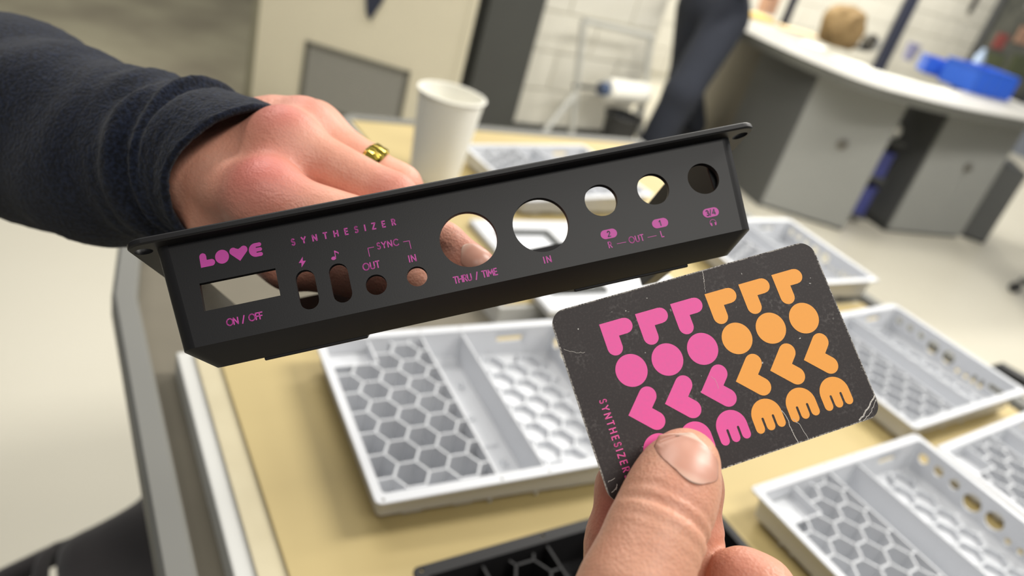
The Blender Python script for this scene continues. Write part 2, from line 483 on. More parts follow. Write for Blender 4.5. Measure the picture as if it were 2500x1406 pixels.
MB().box((-0.035, -0.004, 0.01), (0, 0.05, 2.1), bev=0.003).build('edge_strip', M_DOORE, door)
MB().box((DW, -0.006, 0.01), (DW+0.03, 0.05, 2.1), bev=0.003).build('edge_strip', M_DOOR, door)
gr = MB()
fw = 0.022
gr.box((GX0, -0.008, GZ0), (GX1, 0.02, GZ0+fw)); gr.box((GX0, -0.008, GZ1-fw), (GX1, 0.02, GZ1))
gr.box((GX0, -0.008, GZ0), (GX0+fw, 0.02, GZ1)); gr.box((GX1-fw, -0.008, GZ0), (GX1, 0.02, GZ1))
gr.box((GX0, 0.03, GZ0), (GX1, 0.044, GZ1))
grille = gr.build('louvre_grille', M_VENTD, door)
nsl = 22
_sm = MB().box((GX0+fw, -0.004, 0), (GX1-fw, 0.014, (GZ1-GZ0-2*fw)/nsl*0.72)); _sme = mesh('slat', _sm.v, _sm.f); _sme.materials.append(M_VENT)
for i in range(nsl):
    link('slat', _sme, None, grille, T(0, 0, GZ0+fw+(i+0.12)*(GZ1-GZ0-2*fw)/nsl))
# navy pointed pennant hanging on the door
_q = [door_uv(*q) for q in ((893, -60), (948, -60), (938, 0), (905, 50), (895, 30))]
pen = MB().prism([(q[0], q[1]) for q in _q], -0.012, -0.004, Matrix(((1, 0, 0, 0), (0, 0, 1, 0), (0, 1, 0, 0), (0, 0, 0, 1))))
tag(pen.build('pennant', M_NAVYP, None, MD), 'navy pointed pennant hanging on the cream door above the grille', 'pennant')
_ds = on_z(1002, 372, 0.0)
_b = MB().lathe([(0.022, 0), (0.024, 0.01), (0.02, 0.035), (0.012, 0.045)], 20)
tag(_b.build('door_stop', M_VENTD, None, T(*_ds), True), 'small dark rubber door stop on the floor by the cream door', 'door stop')

# ------------------------------------------------------------------ roll stand by the wall
def vpost(bx, by, tx, ty):
    """floor point under pixel (bx, by) and the height at which the post passes nearest pixel (tx, ty)"""
    p = on_z(bx, by, 0.0); d = CF + CR*((tx-1250)/FPX) - CU*((ty-703)/FPX)
    ph = Vector((p.x, p.y)); dh = Vector((d.x, d.y)); s = ph.dot(dh)/dh.dot(dh)
    return p, CAM_Z + d.z*s
pL, hL = vpost(1388, 392, 1425, 48); pR, hR = vpost(1552, 400, 1592, 88)
hh = (hL+hR)/2
def tilt_top(p, px, py):
    d = CF + CR*((px-1250)/FPX) - CU*((py-703)/FPX); s_ = p.length_squared**.5
    k = math.sqrt(p.x*p.x+p.y*p.y)/math.sqrt(d.x*d.x+d.y*d.y); return CPOS+d*k
st = empty('roll_stand', T(pL.x, pL.y, 0))
tag(st, 'grey metal floor stand holding a white paper roll in front of the block wall', 'stand')
tpL = tilt_top(pL, 1425, 50)-pL; tpR = tilt_top(pR, 1590, 90)-pL
qR = pR - pL; qR.z = 0; dirx = qR.normalized(); nrm = Vector((dirx.y, -dirx.x, 0))    # nrm points to the viewer
def post(a, c, w=0.022): return MB().tube([a, c], w/2*1.3, 8)
Z = Vector((0, 0, 1))
for q, t_ in ((Vector((0, 0, 0)), tpL), (qR, tpR)):
    post(q, t_, 0.026).build('upright', M_STEEL, st, None, True)
    k = q.lerp(t_, .50)
    post(k, q - dirx*0.34 + nrm*.03 + Z*0.012, 0.024).build('brace', M_STEEL, st, None, True)
post(tpL, tpR, 0.024).build('top_bar', M_STEEL, st, None, True)
rz = hh*0.56; Zo = Z; qR_ = qR; shx = tpL.lerp(Vector((0, 0, 0)), .44); shx.z = 0
post(shx+Z*rz - dirx*0.02, shx+qR+Z*rz+dirx*0.02, 0.016).build('axle', M_BLKP, st, None, True)
def along(a, c):
    t = (c-a).normalized(); u = t.orthogonal().normalized(); return frame(a, u, t.cross(u), t)
ra_, rb_ = shx+qR*0.42+Z*rz, shx+qR*0.98+Z*rz
roll = empty('paper_roll', T(pL.x, pL.y, 0))
tag(roll, 'white paper roll with a blue core mounted on the metal stand', 'paper roll')
ln = (rb_-ra_).length
MB().lathe([(0.022, 0), (0.062, 0), (0.064, 0.004), (0.064, ln-0.004), (0.062, ln), (0.022, ln)], 36, along(ra_, rb_), close=True).build('roll', M_WPAPER, roll, None, True)
MB().lathe([(0.014, -0.05), (0.036, -0.05), (0.038, -0.045), (0.038, 0.0), (0.022, 0.0), (0.022, 0.03), (0.014, 0.03)], 28, along(ra_, rb_), close=True).build('core', mat('core_blue', rgb(70, 86, 116), 0.6), roll, None, True)
# black waste bin behind the stand
wb = on_z(1482, 404, 0.0)
bin_ = empty('waste_bin', T(wb.x, wb.y, 0)); tag(bin_, 'black plastic waste bin behind the metal roll stand', 'bin')
MB().lathe([(0.0, 0.006), (0.08, 0.006), (0.105, 0.30), (0.112, 0.305), (0.112, 0.315), (0.098, 0.315), (0.074, 0.016), (0.0, 0.016)], 32).build('body', M_BLKP, bin_, None, True)
MB().tube([(0.11*math.cos(a*2*math.pi/28), 0.11*math.sin(a*2*math.pi/28), 0.312) for a in range(28)], 0.008, 8, True).build('rim', M_BLKP, bin_, None, True)

# ------------------------------------------------------------------ curved counter with cabinets
CT = 0.875
def P2(px, py): p = on_z(px, py, CT); return Vector((p.x, p.y))
ctrl = [P2(1738, 14), P2(1775, 52), P2(1880, 105), P2(2000, 158), P2(2120, 204), P2(2250, 240), P2(2370, 268), P2(2500, 292), P2(2640, 318)]
def catmull(c, n=8):
    out = []
    for i in range(len(c)-1):
        p0 = c[max(i-1, 0)]; p1 = c[i]; p2 = c[i+1]; p3 = c[min(i+2, len(c)-1)]
        for k in range(n):
            t = k/n
            out.append(0.5*((2*p1)+(p2-p0)*t+(2*p0-5*p1+4*p2-p3)*t*t+(3*p1-p0-3*p2+p3)*t*t*t))
    out.append(c[-1]); return out
front = catmull(ctrl)
cc = Vector((2.6, 7.6))                                         # centre the counter curves around
def inset(p, d): v = (cc-p).normalized(); return p+v*d
back = [inset(p, 0.72) for p in front]
ctr = empty('curved_counter', T(front[20].x, front[20].y, 0)); tag(ctr, 'curved white topped workshop counter with grey edge', 'counter')
def rel(p, z): return Vector((p.x-front[20].x, p.y-front[20].y, z))
n = len(front)
vs = [rel(p, CT) for p in front]+[rel(p, CT) for p in back]+[rel(p, CT-0.004) for p in front]+[rel(p, CT-0.004) for p in back]
fs = [(i, i+1, n+i+1, n+i) for i in range(n-1)]+[(2*n+i, 3*n+i, 3*n+i+1, 2*n+i+1) for i in range(n-1)]
MB().add(vs, fs).build('worktop', M_CTOP, ctr)
f2 = [inset(p, -0.006) for p in front]; b2 = [inset(p, 0.725) for p in front]
lo_, hi_ = CT-0.052, CT-0.002
vs = [rel(p, hi_) for p in f2]+[rel(p, hi_) for p in b2]+[rel(p, lo_) for p in f2]+[rel(p, lo_) for p in b2]
fs = [(i, i+1, 2*n+i+1, 2*n+i)[::-1] for i in range(n-1)]+[(n+i, n+i+1, 3*n+i+1, 3*n+i) for i in range(n-1)]+[(2*n+i, 2*n+i+1, 3*n+i+1, 3*n+i) for i in range(n-1)]
fs += [(0, n, 3*n, 2*n), (n-1, 2*n-1, 4*n-1, 3*n-1)]
MB().add(vs, fs).build('edge_band', M_CEDGE, ctr)
# panel under the far end of the counter
pan = [inset(p, 0.22) for p in front[0:16]]
vs = []
for p in pan: vs += [rel(p, 0), rel(p, CT-0.052), rel(inset(p, 0.02), 0), rel(inset(p, 0.02), CT-0.052)]
fs = []
for i in range(len(pan)-1):
    a = 4*i; c_ = 4*i+4
    fs += [(a, c_, c_+1, a+1), (a+2, a+3, c_+3, c_+2)]
MB().add(vs, fs).build('knee_panel', mat('knee_panel', rgb(92, 87, 76), 0.6), ctr)

ep0 = on_z(1850, 503, 0.0); ep1 = on_z(1868, 112, CT-.055)
ep0 = Vector((ep0.x, ep0.y)); ep1 = Vector((ep1.x, ep1.y)); _d = (ep1-ep0).normalized(); _n = Vector((_d.y, -_d.x))*-.018
MB().prism([tuple(q-front[20]) for q in (ep0, ep1, ep1-_n, ep0-_n)], 0, CT-.053).build('end_panel', M_CABD, ctr)
def cabinet(name, label, p0, p1, depth, h, dcol, scol, knob=True, ajar=False):
    ex = (p1-p0); w = ex.length; ex = ex.normalized(); ey = Vector((-ex.y, ex.x, 0))
    r = empty(name, frame(p0, ex, ey, Vector((0, 0, 1)))); tag(r, label, 'cabinet', 'grey cabinets under the curved counter')
    b = MB(); b.box((0, 0.02, 0.0), (0.018, depth, h)); b.box((w-0.018, 0.02, 0.0), (w, depth, h))
    b.box((0, 0.02, 0.0), (w, depth, 0.05)); b.box((0, 0.02, h-0.018), (w, depth, h)); b.box((0, depth-0.01, 0), (w, depth, h))
    b.build('carcass', scol, r)
    d = MB().box((0.002, 0, 0.02), (w-0.002, 0.018, h-0.004), bev=0.002).build('door', dcol, r)
    if knob:
        MB().lathe([(0.030, 0.0), (0.032, 0.004), (0.026, 0.010), (0.012, 0.012), (0.013, 0.030), (0.0, 0.032)], 24,
                   Matrix(((1, 0, 0, w*0.55), (0, 0, -1, 0.0), (0, 1, 0, h*0.60), (0, 0, 0, 1)))).build('knob', M_CABK, d, None, True)
    return r
def fl(px, py): p = on_z(px, py, 0.0); return Vector((p.x, p.y, 0))
cabinet('cabinet', 'light grey cabinet with dark side standing left of the blue bins', fl(1852, 503), fl(2056, 566), 0.62, CT-0.052, M_CABL, M_CABD)
cabinet('cabinet', 'light grey cabinet between the blue bins and the low dark pedestal', fl(2163, 567), fl(2340, 583), 0.62, CT-0.052, M_CABL, M_CABD)
cabinet('pedestal', 'low charcoal pedestal unit at the end of the grey cabinets', fl(2344, 577), fl(2402, 598), 0.45, 0.52, M_CABD, M_CABD, knob=False)
# shelving between the cabinets
wS = .155; _ex = Vector((1, 0, 0)); _ey = Vector((0, 1, 0))
MS = frame(Vector((1.845, 4.72, 0)), _ex, _ey, Vector((0, 0, 1)))
sh = empty('open_shelf', MS); tag(sh, 'dark open shelf between the two grey cabinets', 'shelf')
MB().box((0, 0.23, 0), (wS, 0.25, 0.80)).build('back_panel', M_CABD, sh)
for z_ in (0.04, 0.30, 0.54): MB().box((0, 0, z_), (wS, 0.23, z_+0.018)).build('shelf_board', M_CABD, sh)
def bin_box(name, label, M, w, d, h, m, grp=None, t=0.004):
    r = empty(name, M); tag(r, label, 'bin', grp)
    b = MB(); b.box((0, 0, 0), (w, d, t)); b.box((0, 0, 0), (w, t, h)); b.box((0, d-t, 0), (w, d, h)); b.box((0, 0, 0), (t, d, h)); b.box((w-t, 0, 0), (w, d, h))
    b.build('body', m, r)
    l = MB(); l.box((-0.006, -0.006, h-0.012), (w+0.006, 0, h)); l.box((-0.006, d, h-0.012), (w+0.006, d+0.006, h)); l.box((-0.006, -0.006, h-0.012), (0, d+0.006, h)); l.box((w, -0.006, h-0.012), (w+0.006, d+0.006, h))
    l.build('rim', m, r); return r
bin_box('storage_bin', 'dark blue storage bin on the lowest board of the open shelf', MS @ T(0.012, 0.01, 0.0585), wS-0.024, 0.19, 0.19, M_BLUED)
bin_box('storage_bin', 'dark blue storage bin on the middle board of the open shelf', MS @ T(0.012, 0.01, 0.3185), wS-0.024, 0.19, 0.16, M_BLUED)
def crumple(name, label, cat, c, r, m, sq=(1, 1, 1), seed=1, amp=0.3):
    rnd = random.Random(seed); bm = bmesh.new(); bmesh.ops.create_icosphere(bm, subdivisions=3, radius=1.0)
    ph = [(Vector((rnd.uniform(-1, 1), rnd.uniform(-1, 1), rnd.uniform(-1, 1)))*rnd.uniform(2, 6), rnd.uniform(0, 6)) for _ in range(9)]
    for v in bm.verts:
        k = sum(abs(math.sin(v.co.dot(a)+o)) for a, o in ph)/9-0.55
        v.co = v.co*(1+amp*k*1.6)
        v.co = Vector((v.co.x*r*sq[0], v.co.y*r*sq[1], max(v.co.z, -0.8)*r*sq[2]))
    me = bpy.data.meshes.new(name); bm.to_mesh(me); bm.free()
    zmin = min(v.co.z for v in me.vertices)
    o = link(name, me, m, None, T(c[0], c[1], c[2]-zmin)); tag(o, label, cat); return o
crumple('crumpled_paper', 'crumpled white paper on the top board of the open shelf', 'paper', MS @ Vector((wS*0.5, 0.09, 0.5585)), 0.06, M_WPAPER, (1.0, 1, .8), 5)

# things on the counter
def ct(px, py): return on_z(px, py, CT)
crumple('paper_bag', 'crumpled brown kraft paper bag standing on the white counter', 'paper bag', ct(2035, 112), 0.15, M_KRAFT, (1.0, .8, 1.0), 3, .35)
def slab(name, label, cat, px, py, w, d, h, rz, m, z=CT, grp=None, bev=0.002):
    p = on_z(px, py, z)
    o = MB().box((-w/2, -d/2, 0), (w/2, d/2, h), bev=min(bev, h*.3)).build(name, m, None, T(p.x, p.y, z) @ RZ(rz*D2R)); tag(o, label, cat, grp); return o
slab('notepad', 'yellow notepad lying on the far end of the counter', 'notepad', 1835, 42, .26, .20, .03, 20, M_YEL)
slab('carton', 'small salmon pink carton standing on the counter beside the yellow notepad', 'box', 1868, 32, .12, .10, .14, 35, M_PINKB)
slab('envelope', 'buff card envelope lying between the pink carton and the paper bag', 'envelope', 1945, 78, .30, .2, .012, 10, mat('buff', rgb(232, 206, 160), .7))
for i, (px, py, rz_) in enumerate(((2075, 152, 14), (2132, 176, 24), (2210, 199, 12), (2290, 222, 24), (1985, 112, 65))):
    slab('paper_sheet', ('loose white paper sheet beside the black tape gun', 'white paper sheet lying nearest the black stripe of the wall', 'white paper sheet in front of the small lavender cup', 'white paper sheet in front of the long blue crate', 'white paper sheet at the foot of the brown paper bag')[i], 'paper', px, py, .24, .15, .004+.001*i, rz_, M_WPAPER, CT, 'paper sheets on the counter')
# tape gun: handle, body, roll
p = ct(2085, 118)
tg = empty('tape_gun', T(p.x, p.y, CT) @ RZ(0.5)); tag(tg, 'black tape gun lying by the brown paper bag', 'tape gun')
MB().box((-0.18, -0.03, 0), (0.12, 0.03, 0.03), bev=0.008).build('handle', M_BLKP, tg)
MB().lathe([(0.025, -0.02), (0.06, -0.02), (0.06, 0.02), (0.025, 0.02)], 28, T(0.12, 0, 0.065) @ Matrix.Rotation(math.pi/2, 4, 'X'), close=True).build('roll', mat('tape_dark', rgb(84, 80, 70), .5), tg, None, True)
MB().box((0.16, -0.028, 0.02), (0.19, 0.028, 0.10), bev=0.004).build('cutter', M_STEEL, tg)
# cup
p = ct(2214, 146)
cup2 = MB().lathe([(0.0, 0.0), (0.036, 0.0), (0.05, 0.12), (0.053, 0.122), (0.053, 0.126), (0.047, 0.126), (0.033, 0.005), (0.0, 0.005)], 28).build('cup', mat('lavender', rgb(150, 150, 182), .5), None, T(p.x, p.y, CT), True)
tag(cup2, 'small lavender cup on the counter beside the blue crates', 'cup')
# blue crates
def crate(label, px0, px1, depth, h, m):
    a = on_z(*px0, CT); b_ = on_z(*px1, CT); ex = (b_-a); w = ex.length; ex = ex.normalized(); ey = Vector((-ex.y, ex.x, 0))
    M = frame(a, ex, ey, Vector((0, 0, 1))); r = bin_box('crate', label, M, w, depth, h, m, 'blue crates on the counter', .006)
    k = max(3, int(w/0.09))
    for i in range(k+1):
        MB().box((i*w/k-0.004, -0.010, 0.004), (i*w/k+0.004, 0, h-0.012)).build('rib', m, r)
    return r
crate('long low blue plastic crate on the counter', (2250, 176), (2345, 206), .20, .11, M_BLUE)
crate('short ribbed blue plastic crate at the end of the long crate', (2362, 225), (2456, 247), .26, .16, M_BLUE)
p = ct(2368, 186)
tag(MB().lathe([(0, 0), (0.04, 0), (0.04, 0.16), (0.018, 0.20), (0.018, 0.225), (0, 0.225)], 24).build('bottle', mat('pale_blue', rgb(176, 196, 224), .3), None, T(p.x, p.y, CT), True), 'pale blue bottle standing behind the ribbed blue crate', 'bottle')
p = ct(1912, 62)
tag(MB().lathe([(0, 0), (0.03, 0), (0.032, 0.02), (0.03, 0.30), (0.012, 0.36), (0.012, 0.40), (0, 0.40)], 24).build('bottle', M_NAVYP, None, T(p.x, p.y, CT), True), 'slim dark navy bottle on the counter by the pink carton', 'bottle')
p = ct(1766, 38)
tag(MB().box((-.1, -.07, 0), (.1, .07, .09), bev=.01).build('tool_case', M_STEEL, None, T(p.x, p.y, CT) @ RZ(.4)), 'small grey metal tool case at the far end of the counter', 'case')

# wall behind the counter: navy pipe, handle plate, window
def wall_at(px, py):
    d = CF + CR*((px-1250)/FPX) - CU*((py-703)/FPX)
    o = room(0, 5.35); s = (o-CPOS).dot(E2)/d.dot(E2); q = CPOS+d*s
    return (q-o).dot(E1), q.z
x1, z1 = wall_at(2222, 0); x0, z0 = wall_at(2155, 112)
structure(tag(MB().box(((x0+x1)/2-.07, -.09, 0), ((x0+x1)/2+.07, -.01, 3.2), bev=.01).build('trim_2', M_NAVYP, None, MW2), 'dark navy vertical trim on the white wall behind the counter', 'trim'))
x1, z1 = wall_at(2375, 8)
tag(MB().box((x1-.035, -.03, z1-.09), (x1+.035, 0, z1+.12), bev=.01).build('wall_switch', M_BLKP, None, MW2), 'black wall switch on the white wall behind the blue crates', 'switch')
x0, _ = wall_at(2393, 80)
win = structure(tag(empty('window_1', MW2 @ T(x0, 0, 0)), 'dark framed glazed opening with plants behind the counter', 'window'))
MB().box((0, -.05, .4), (.10, .04, 2.6), bev=.006).build('window_frame', M_CABD, win)
MB().box((1.7, -.05, .4), (1.8, .04, 2.6), bev=.006).build('window_frame', M_CABD, win)
MB().box((.1, -.05, .4), (1.7, .04, .5), bev=.006).build('window_frame', M_CABD, win)
MB().box((.1, -.05, 2.5), (1.7, .04, 2.6), bev=.006).build('window_frame', M_CABD, win)
MB().box((.1, -.012, .5), (1.7, -.004, 2.5)).build('pane', M_GLASS, win)
for (gx, gz, w_, h_, m_) in ((.35, 1.0, .24, .18, M_RED), (.75, 1.12, .5, .2, M_PINKB), (.3, .72, .5, .22, M_GRN), (.95, .75, .6, .25, M_GRN), (.6, 1.5, 1.0, .05, M_STEEL)):
    MB().box((gx, -.03, gz), (gx+w_, -.014, gz+h_), bev=.006).build('shelf_item', m_, win)

# ------------------------------------------------------------------ walking person by the counter
def sdf_part(name, prims, step, material, parent, k=0.02, origin=Vector((0, 0, 0)), disp=None):
    """prims: list of (a, b, ra, rb) in metres"""
    pts = np.array([list(p[0]) for p in prims]+[list(p[1]) for p in prims]); rm = max(max(p[2], p[3]) for p in prims)+2*step
    def fn(P):
        d = None
        for a, b_, ra, rb in prims:
            s = seg_d(P, a, b_, ra, rb); d = s if d is None else smin(d, s, k)
        if disp is not None: d = d + disp(P)
        return d
    V, Fc = surface_nets(fn, pts.min(0)-rm, pts.max(0)+rm, step)
    return link(name, np_mesh(name, V, Fc), material, parent)
fA = Vector((.55, 4.53, 0)); fB = Vector((.82, 5.14, 0))
mid = Vector((.66, 4.86, 0))
ps = empty('person', T(mid.x, mid.y, 0)); tag(ps, 'person in dark navy trousers and black shoes walking past the counter', 'person')
a_ = fA-mid; b_ = fB-mid; wd = (a_-b_).normalized(); sd = Vector((-wd.y, wd.x, 0))
def V3(base, f, s, z): return base + wd*f + sd*s + Vector((0, 0, z))
O0 = Vector((0, 0, 0))
hipA, hipB = V3(O0, .02, .10, .92), V3(O0, -.02, -.10, .92)
kA, kB = V3(a_*0.62, .10, .07, .50), V3(b_*0.5, .02, -.07, .50)
aA, aB = V3(a_, -.02, .0, .10), V3(b_, -.06, 0, .20)
sdf_part('trousers', [(V3(O0, 0, .05, .98), V3(O0, 0, -.05, .98), .15, .15), (hipA, kA, .13, .105), (kA, aA, .105, .095), (hipB, kB, .13, .105), (kB, aB, .105, .09)], .014, M_TROU, ps, .04)
for q, nm in ((aA, a_), (aB, b_+Vector((0, 0, .09)))):
    sdf_part('shoe', [(V3(nm, -.07, 0, .05), V3(nm, .08, 0, .045), .046, .05), (V3(nm, .08, 0, .045), V3(nm, .17, 0, .035), .05, .036)], .008, M_SHOE, ps, .03)
sdf_part('shirt', [(V3(O0, 0, 0, 1.02), V3(O0, 0.02, 0, 1.34), .15, .17), (V3(O0, .02, .15, 1.40), V3(O0, .02, -.15, 1.40), .09, .09),
                   (V3(O0, .02, .2, 1.40), V3(O0, -.06, .26, 1.16), .062, .052), (V3(O0, -.06, .26, 1.16), V3(O0, .16, .18, 1.14), .05, .042),
                   (V3(O0, .02, -.2, 1.40), V3(O0, -.06, -.26, 1.16), .062, .052), (V3(O0, -.06, -.26, 1.16), V3(O0, .16, -.18, 1.14), .05, .042)], .016, M_SHIRT, ps, .05)
sdf_part('body', [(V3(O0, .03, 0, 1.42), V3(O0, .05, 0, 1.56), .058, .056), (V3(O0, .06, 0, 1.62), V3(O0, .05, 0, 1.70), .085, .092), (V3(O0, .10, 0, 1.58), V3(O0, .12, 0, 1.66), .045, .05), (V3(O0, .155, 0, 1.65), V3(O0, .17, 0, 1.62), .012, .016),
                  ], .010, M_SKIN2, ps, .03)
for sg in (1, -1):
    sdf_part('forearm_hand', [(V3(O0, .15, sg*.18, 1.14), V3(O0, .20, sg*.16, 1.14), .028, .03), (V3(O0, .20, sg*.16, 1.14), V3(O0, .24, sg*.14, 1.14), .028, .024)]
             +[(V3(O0, .23, sg*(.14+.012*k_), 1.15-.012*k_), V3(O0, .30, sg*(.12+.012*k_), 1.13-.014*k_), .0095, .008) for k_ in (-1.5, -.5, .5, 1.5)]
             +[(V3(O0, .19, sg*.13, 1.15), V3(O0, .24, sg*.09, 1.16), .012, .009)], .006, M_SKIN2, ps, .006)
sdf_part('hair', [(V3(O0, .02, 0, 1.70), V3(O0, .06, 0, 1.745), .09, .085), (V3(O0, -.02, 0, 1.62), V3(O0, 0, 0, 1.70), .06, .085)], .012, mat('brown_hair', rgb(70, 54, 42), .7), ps, .03)

# ------------------------------------------------------------------ cart, boards
TZ = 0.93
ROOMM = frame(Vector((0, 0, 0)), E1, E2, Vector((0, 0, 1)))
poly = [(0.058, -0.22), (1.11, -0.22), (1.11, 1.19), (0.46, 1.19), (0.22, 0.99), (0.075, 0.77), (0.058, 0.655)]
cart = empty('work_cart', ROOMM); tag(cart, 'grey rimmed work cart carrying the boards and white trays', 'cart')
def offs(pl, d):
    out = []; n = len(pl)
    for i in range(n):
        p0 = Vector(pl[i-1]); p1 = Vector(pl[i]); p2 = Vector(pl[(i+1) % n])
        e0 = (p1-p0).normalized(); e1 = (p2-p1).normalized()
        n0 = Vector((-e0.y, e0.x)); n1 = Vector((-e1.y, e1.x)); m = (n0+n1).normalized()
        out.append(tuple(p1+m*(d/max(.3, m.dot(n0)))))
    return out
inn = offs(poly, 0.021)
MB().prism(offs(poly, .006), TZ-0.06, TZ-0.030).build('deck', M_CARTD, cart)
n = len(poly); vs = []; fs = []
for pl, z_ in ((poly, TZ-0.024), (poly, TZ-0.004), (offs(poly, .003), TZ-0.001), (offs(poly, .018), TZ-0.001), (inn, TZ-0.004), (inn, TZ-0.030)):
    vs += [Vector((p[0], p[1], z_)) for p in pl]
for r in range(5):
    fs += [(r*n+i, r*n+(i+1) % n, (r+1)*n+(i+1) % n, (r+1)*n+i) for i in range(n)]
MB().add(vs, fs).build('rim', M_CART, cart)
for lx, ly in ((0.13, -0.14), (1.03, -0.14), (1.03, 1.10), (0.30, 0.95)):
    MB().box((lx-.02, ly-.02, 0.09), (lx+.02, ly+.02, TZ-0.055), bev=.004).build('leg', M_CART, cart)
    MB().lathe([(0.0, -.014), (.035, -.014), (.04, -.008), (.04, .008), (.035, .014), (0, .014)], 24, T(lx, ly, .04) @ Matrix.Rotation(math.pi/2, 4, 'X')).build('caster', M_BLKP, cart, None, True)
    MB().box((lx-.012, ly-.02, .05), (lx+.012, ly+.02, .092)).build('caster_fork', M_STEEL, cart)
MB().box((.14, -.12, .30), (1.02, .88, .325), bev=.004).build('lower_shelf', M_CARTD, cart)

def board(name, label, x0, y0, x1, y1, z0, z1, m, cat='board'):
    o = MB().box((x0, y0, z0), (x1, y1, z1), bev=min(.0015, (z1-z0)*.3)).build(name, m, None, ROOMM); tag(o, label, cat); return o
board('foam_board', 'white foam board on the cart under the tan sheet with the large tray', 0.100, -0.19, 1.07, 0.566, TZ-0.030, TZ-0.006, M_FOAM)
board('card_sheet', 'cream card sheet showing as a strip along the cart rim', 0.113, -0.185, 1.065, 0.560, TZ-0.006, TZ-0.003, M_CREAM)
board('tan_sheet', 'broad tan card sheet carrying the white trays next to the cart rim', 0.131, -0.18, 1.06, 0.553, TZ-0.003, TZ, M_TAN)
board('foam_board', 'white foam board under the far tan sheet with the paper cup', 0.445, 0.600, 1.075, 1.16, TZ-0.030, TZ-0.004, M_FOAM)
board('tan_sheet', 'tan card sheet carrying the paper cup at the far end of the cart', 0.450, 0.604, 1.068, 1.155, TZ-0.004, TZ, M_TAN)

# ------------------------------------------------------------------ paper cup
p = on_z(1058, 430, TZ)
cup = empty('paper_cup', T(p.x, p.y, TZ)); tag(cup, 'tall white paper cup standing on the far tan sheet', 'cup')
MB().lathe([(0.0, 0.006), (0.0355, 0.006), (0.0355, 0.0), (0.0365, 0.0), (0.0475, 0.128), (0.0468, 0.128), (0.0360, 0.008), (0.0, 0.008)], 56).build('cup_wall', M_WPAPER, cup, None, True)
MB().tube([(0.0482*math.cos(a*2*math.pi/56), 0.0482*math.sin(a*2*math.pi/56), 0.128) for a in range(56)], 0.0019, 8, True).build('rolled_rim', M_WPAPER, cup, None, True)

# ------------------------------------------------------------------ enclosure shell
mm = 0.001
HOLES = dict(round=[(91.1, -16.9, 8.9), (114.3, -17.0, 8.9), (135.3, -13.1, 5.3), (153.1, -12.9, 5.3), (170.6, -12.8, 5.3), (60.8, -25.0, 3.15), (73.2, -25.1, 3.1)],
             slot=[(40.8, -22.1, 2.8, 6.1), (50.6, -22.2, 2.8, 6.1)], rect=[(11.0, -22.2, 32.9, -13.7)])
LEN = 185.0
def lerp_prof(prof, y):
    if y <= prof[0][0]: return prof[0][1]
    for (a, za), (b_, zb) in zip(prof[:-1], prof[1:]):
        if y <= b_: return za+(zb-za)*(y-a)/(b_-a)
    return prof[-1][1]
def rows(x0, x1, y0, y1, r, ys):
    """rounded rectangle as rows front to back: (y, x_left, x_right)"""
    out = []; N = 6
    for k in range(N+1):
        a = math.pi/2*k/N; out.append((y0+r-r*math.cos(a), x0+r-r*math.sin(a), x1-r+r*math.sin(a)))
    for y in ys: out.append((y, x0, x1))
    for k in range(N+1):
        a = math.pi/2*(1-k/N); out.append((y1-r+r*math.cos(a), x0+r-r*math.sin(a), x1-r+r*math.sin(a)))
    return out
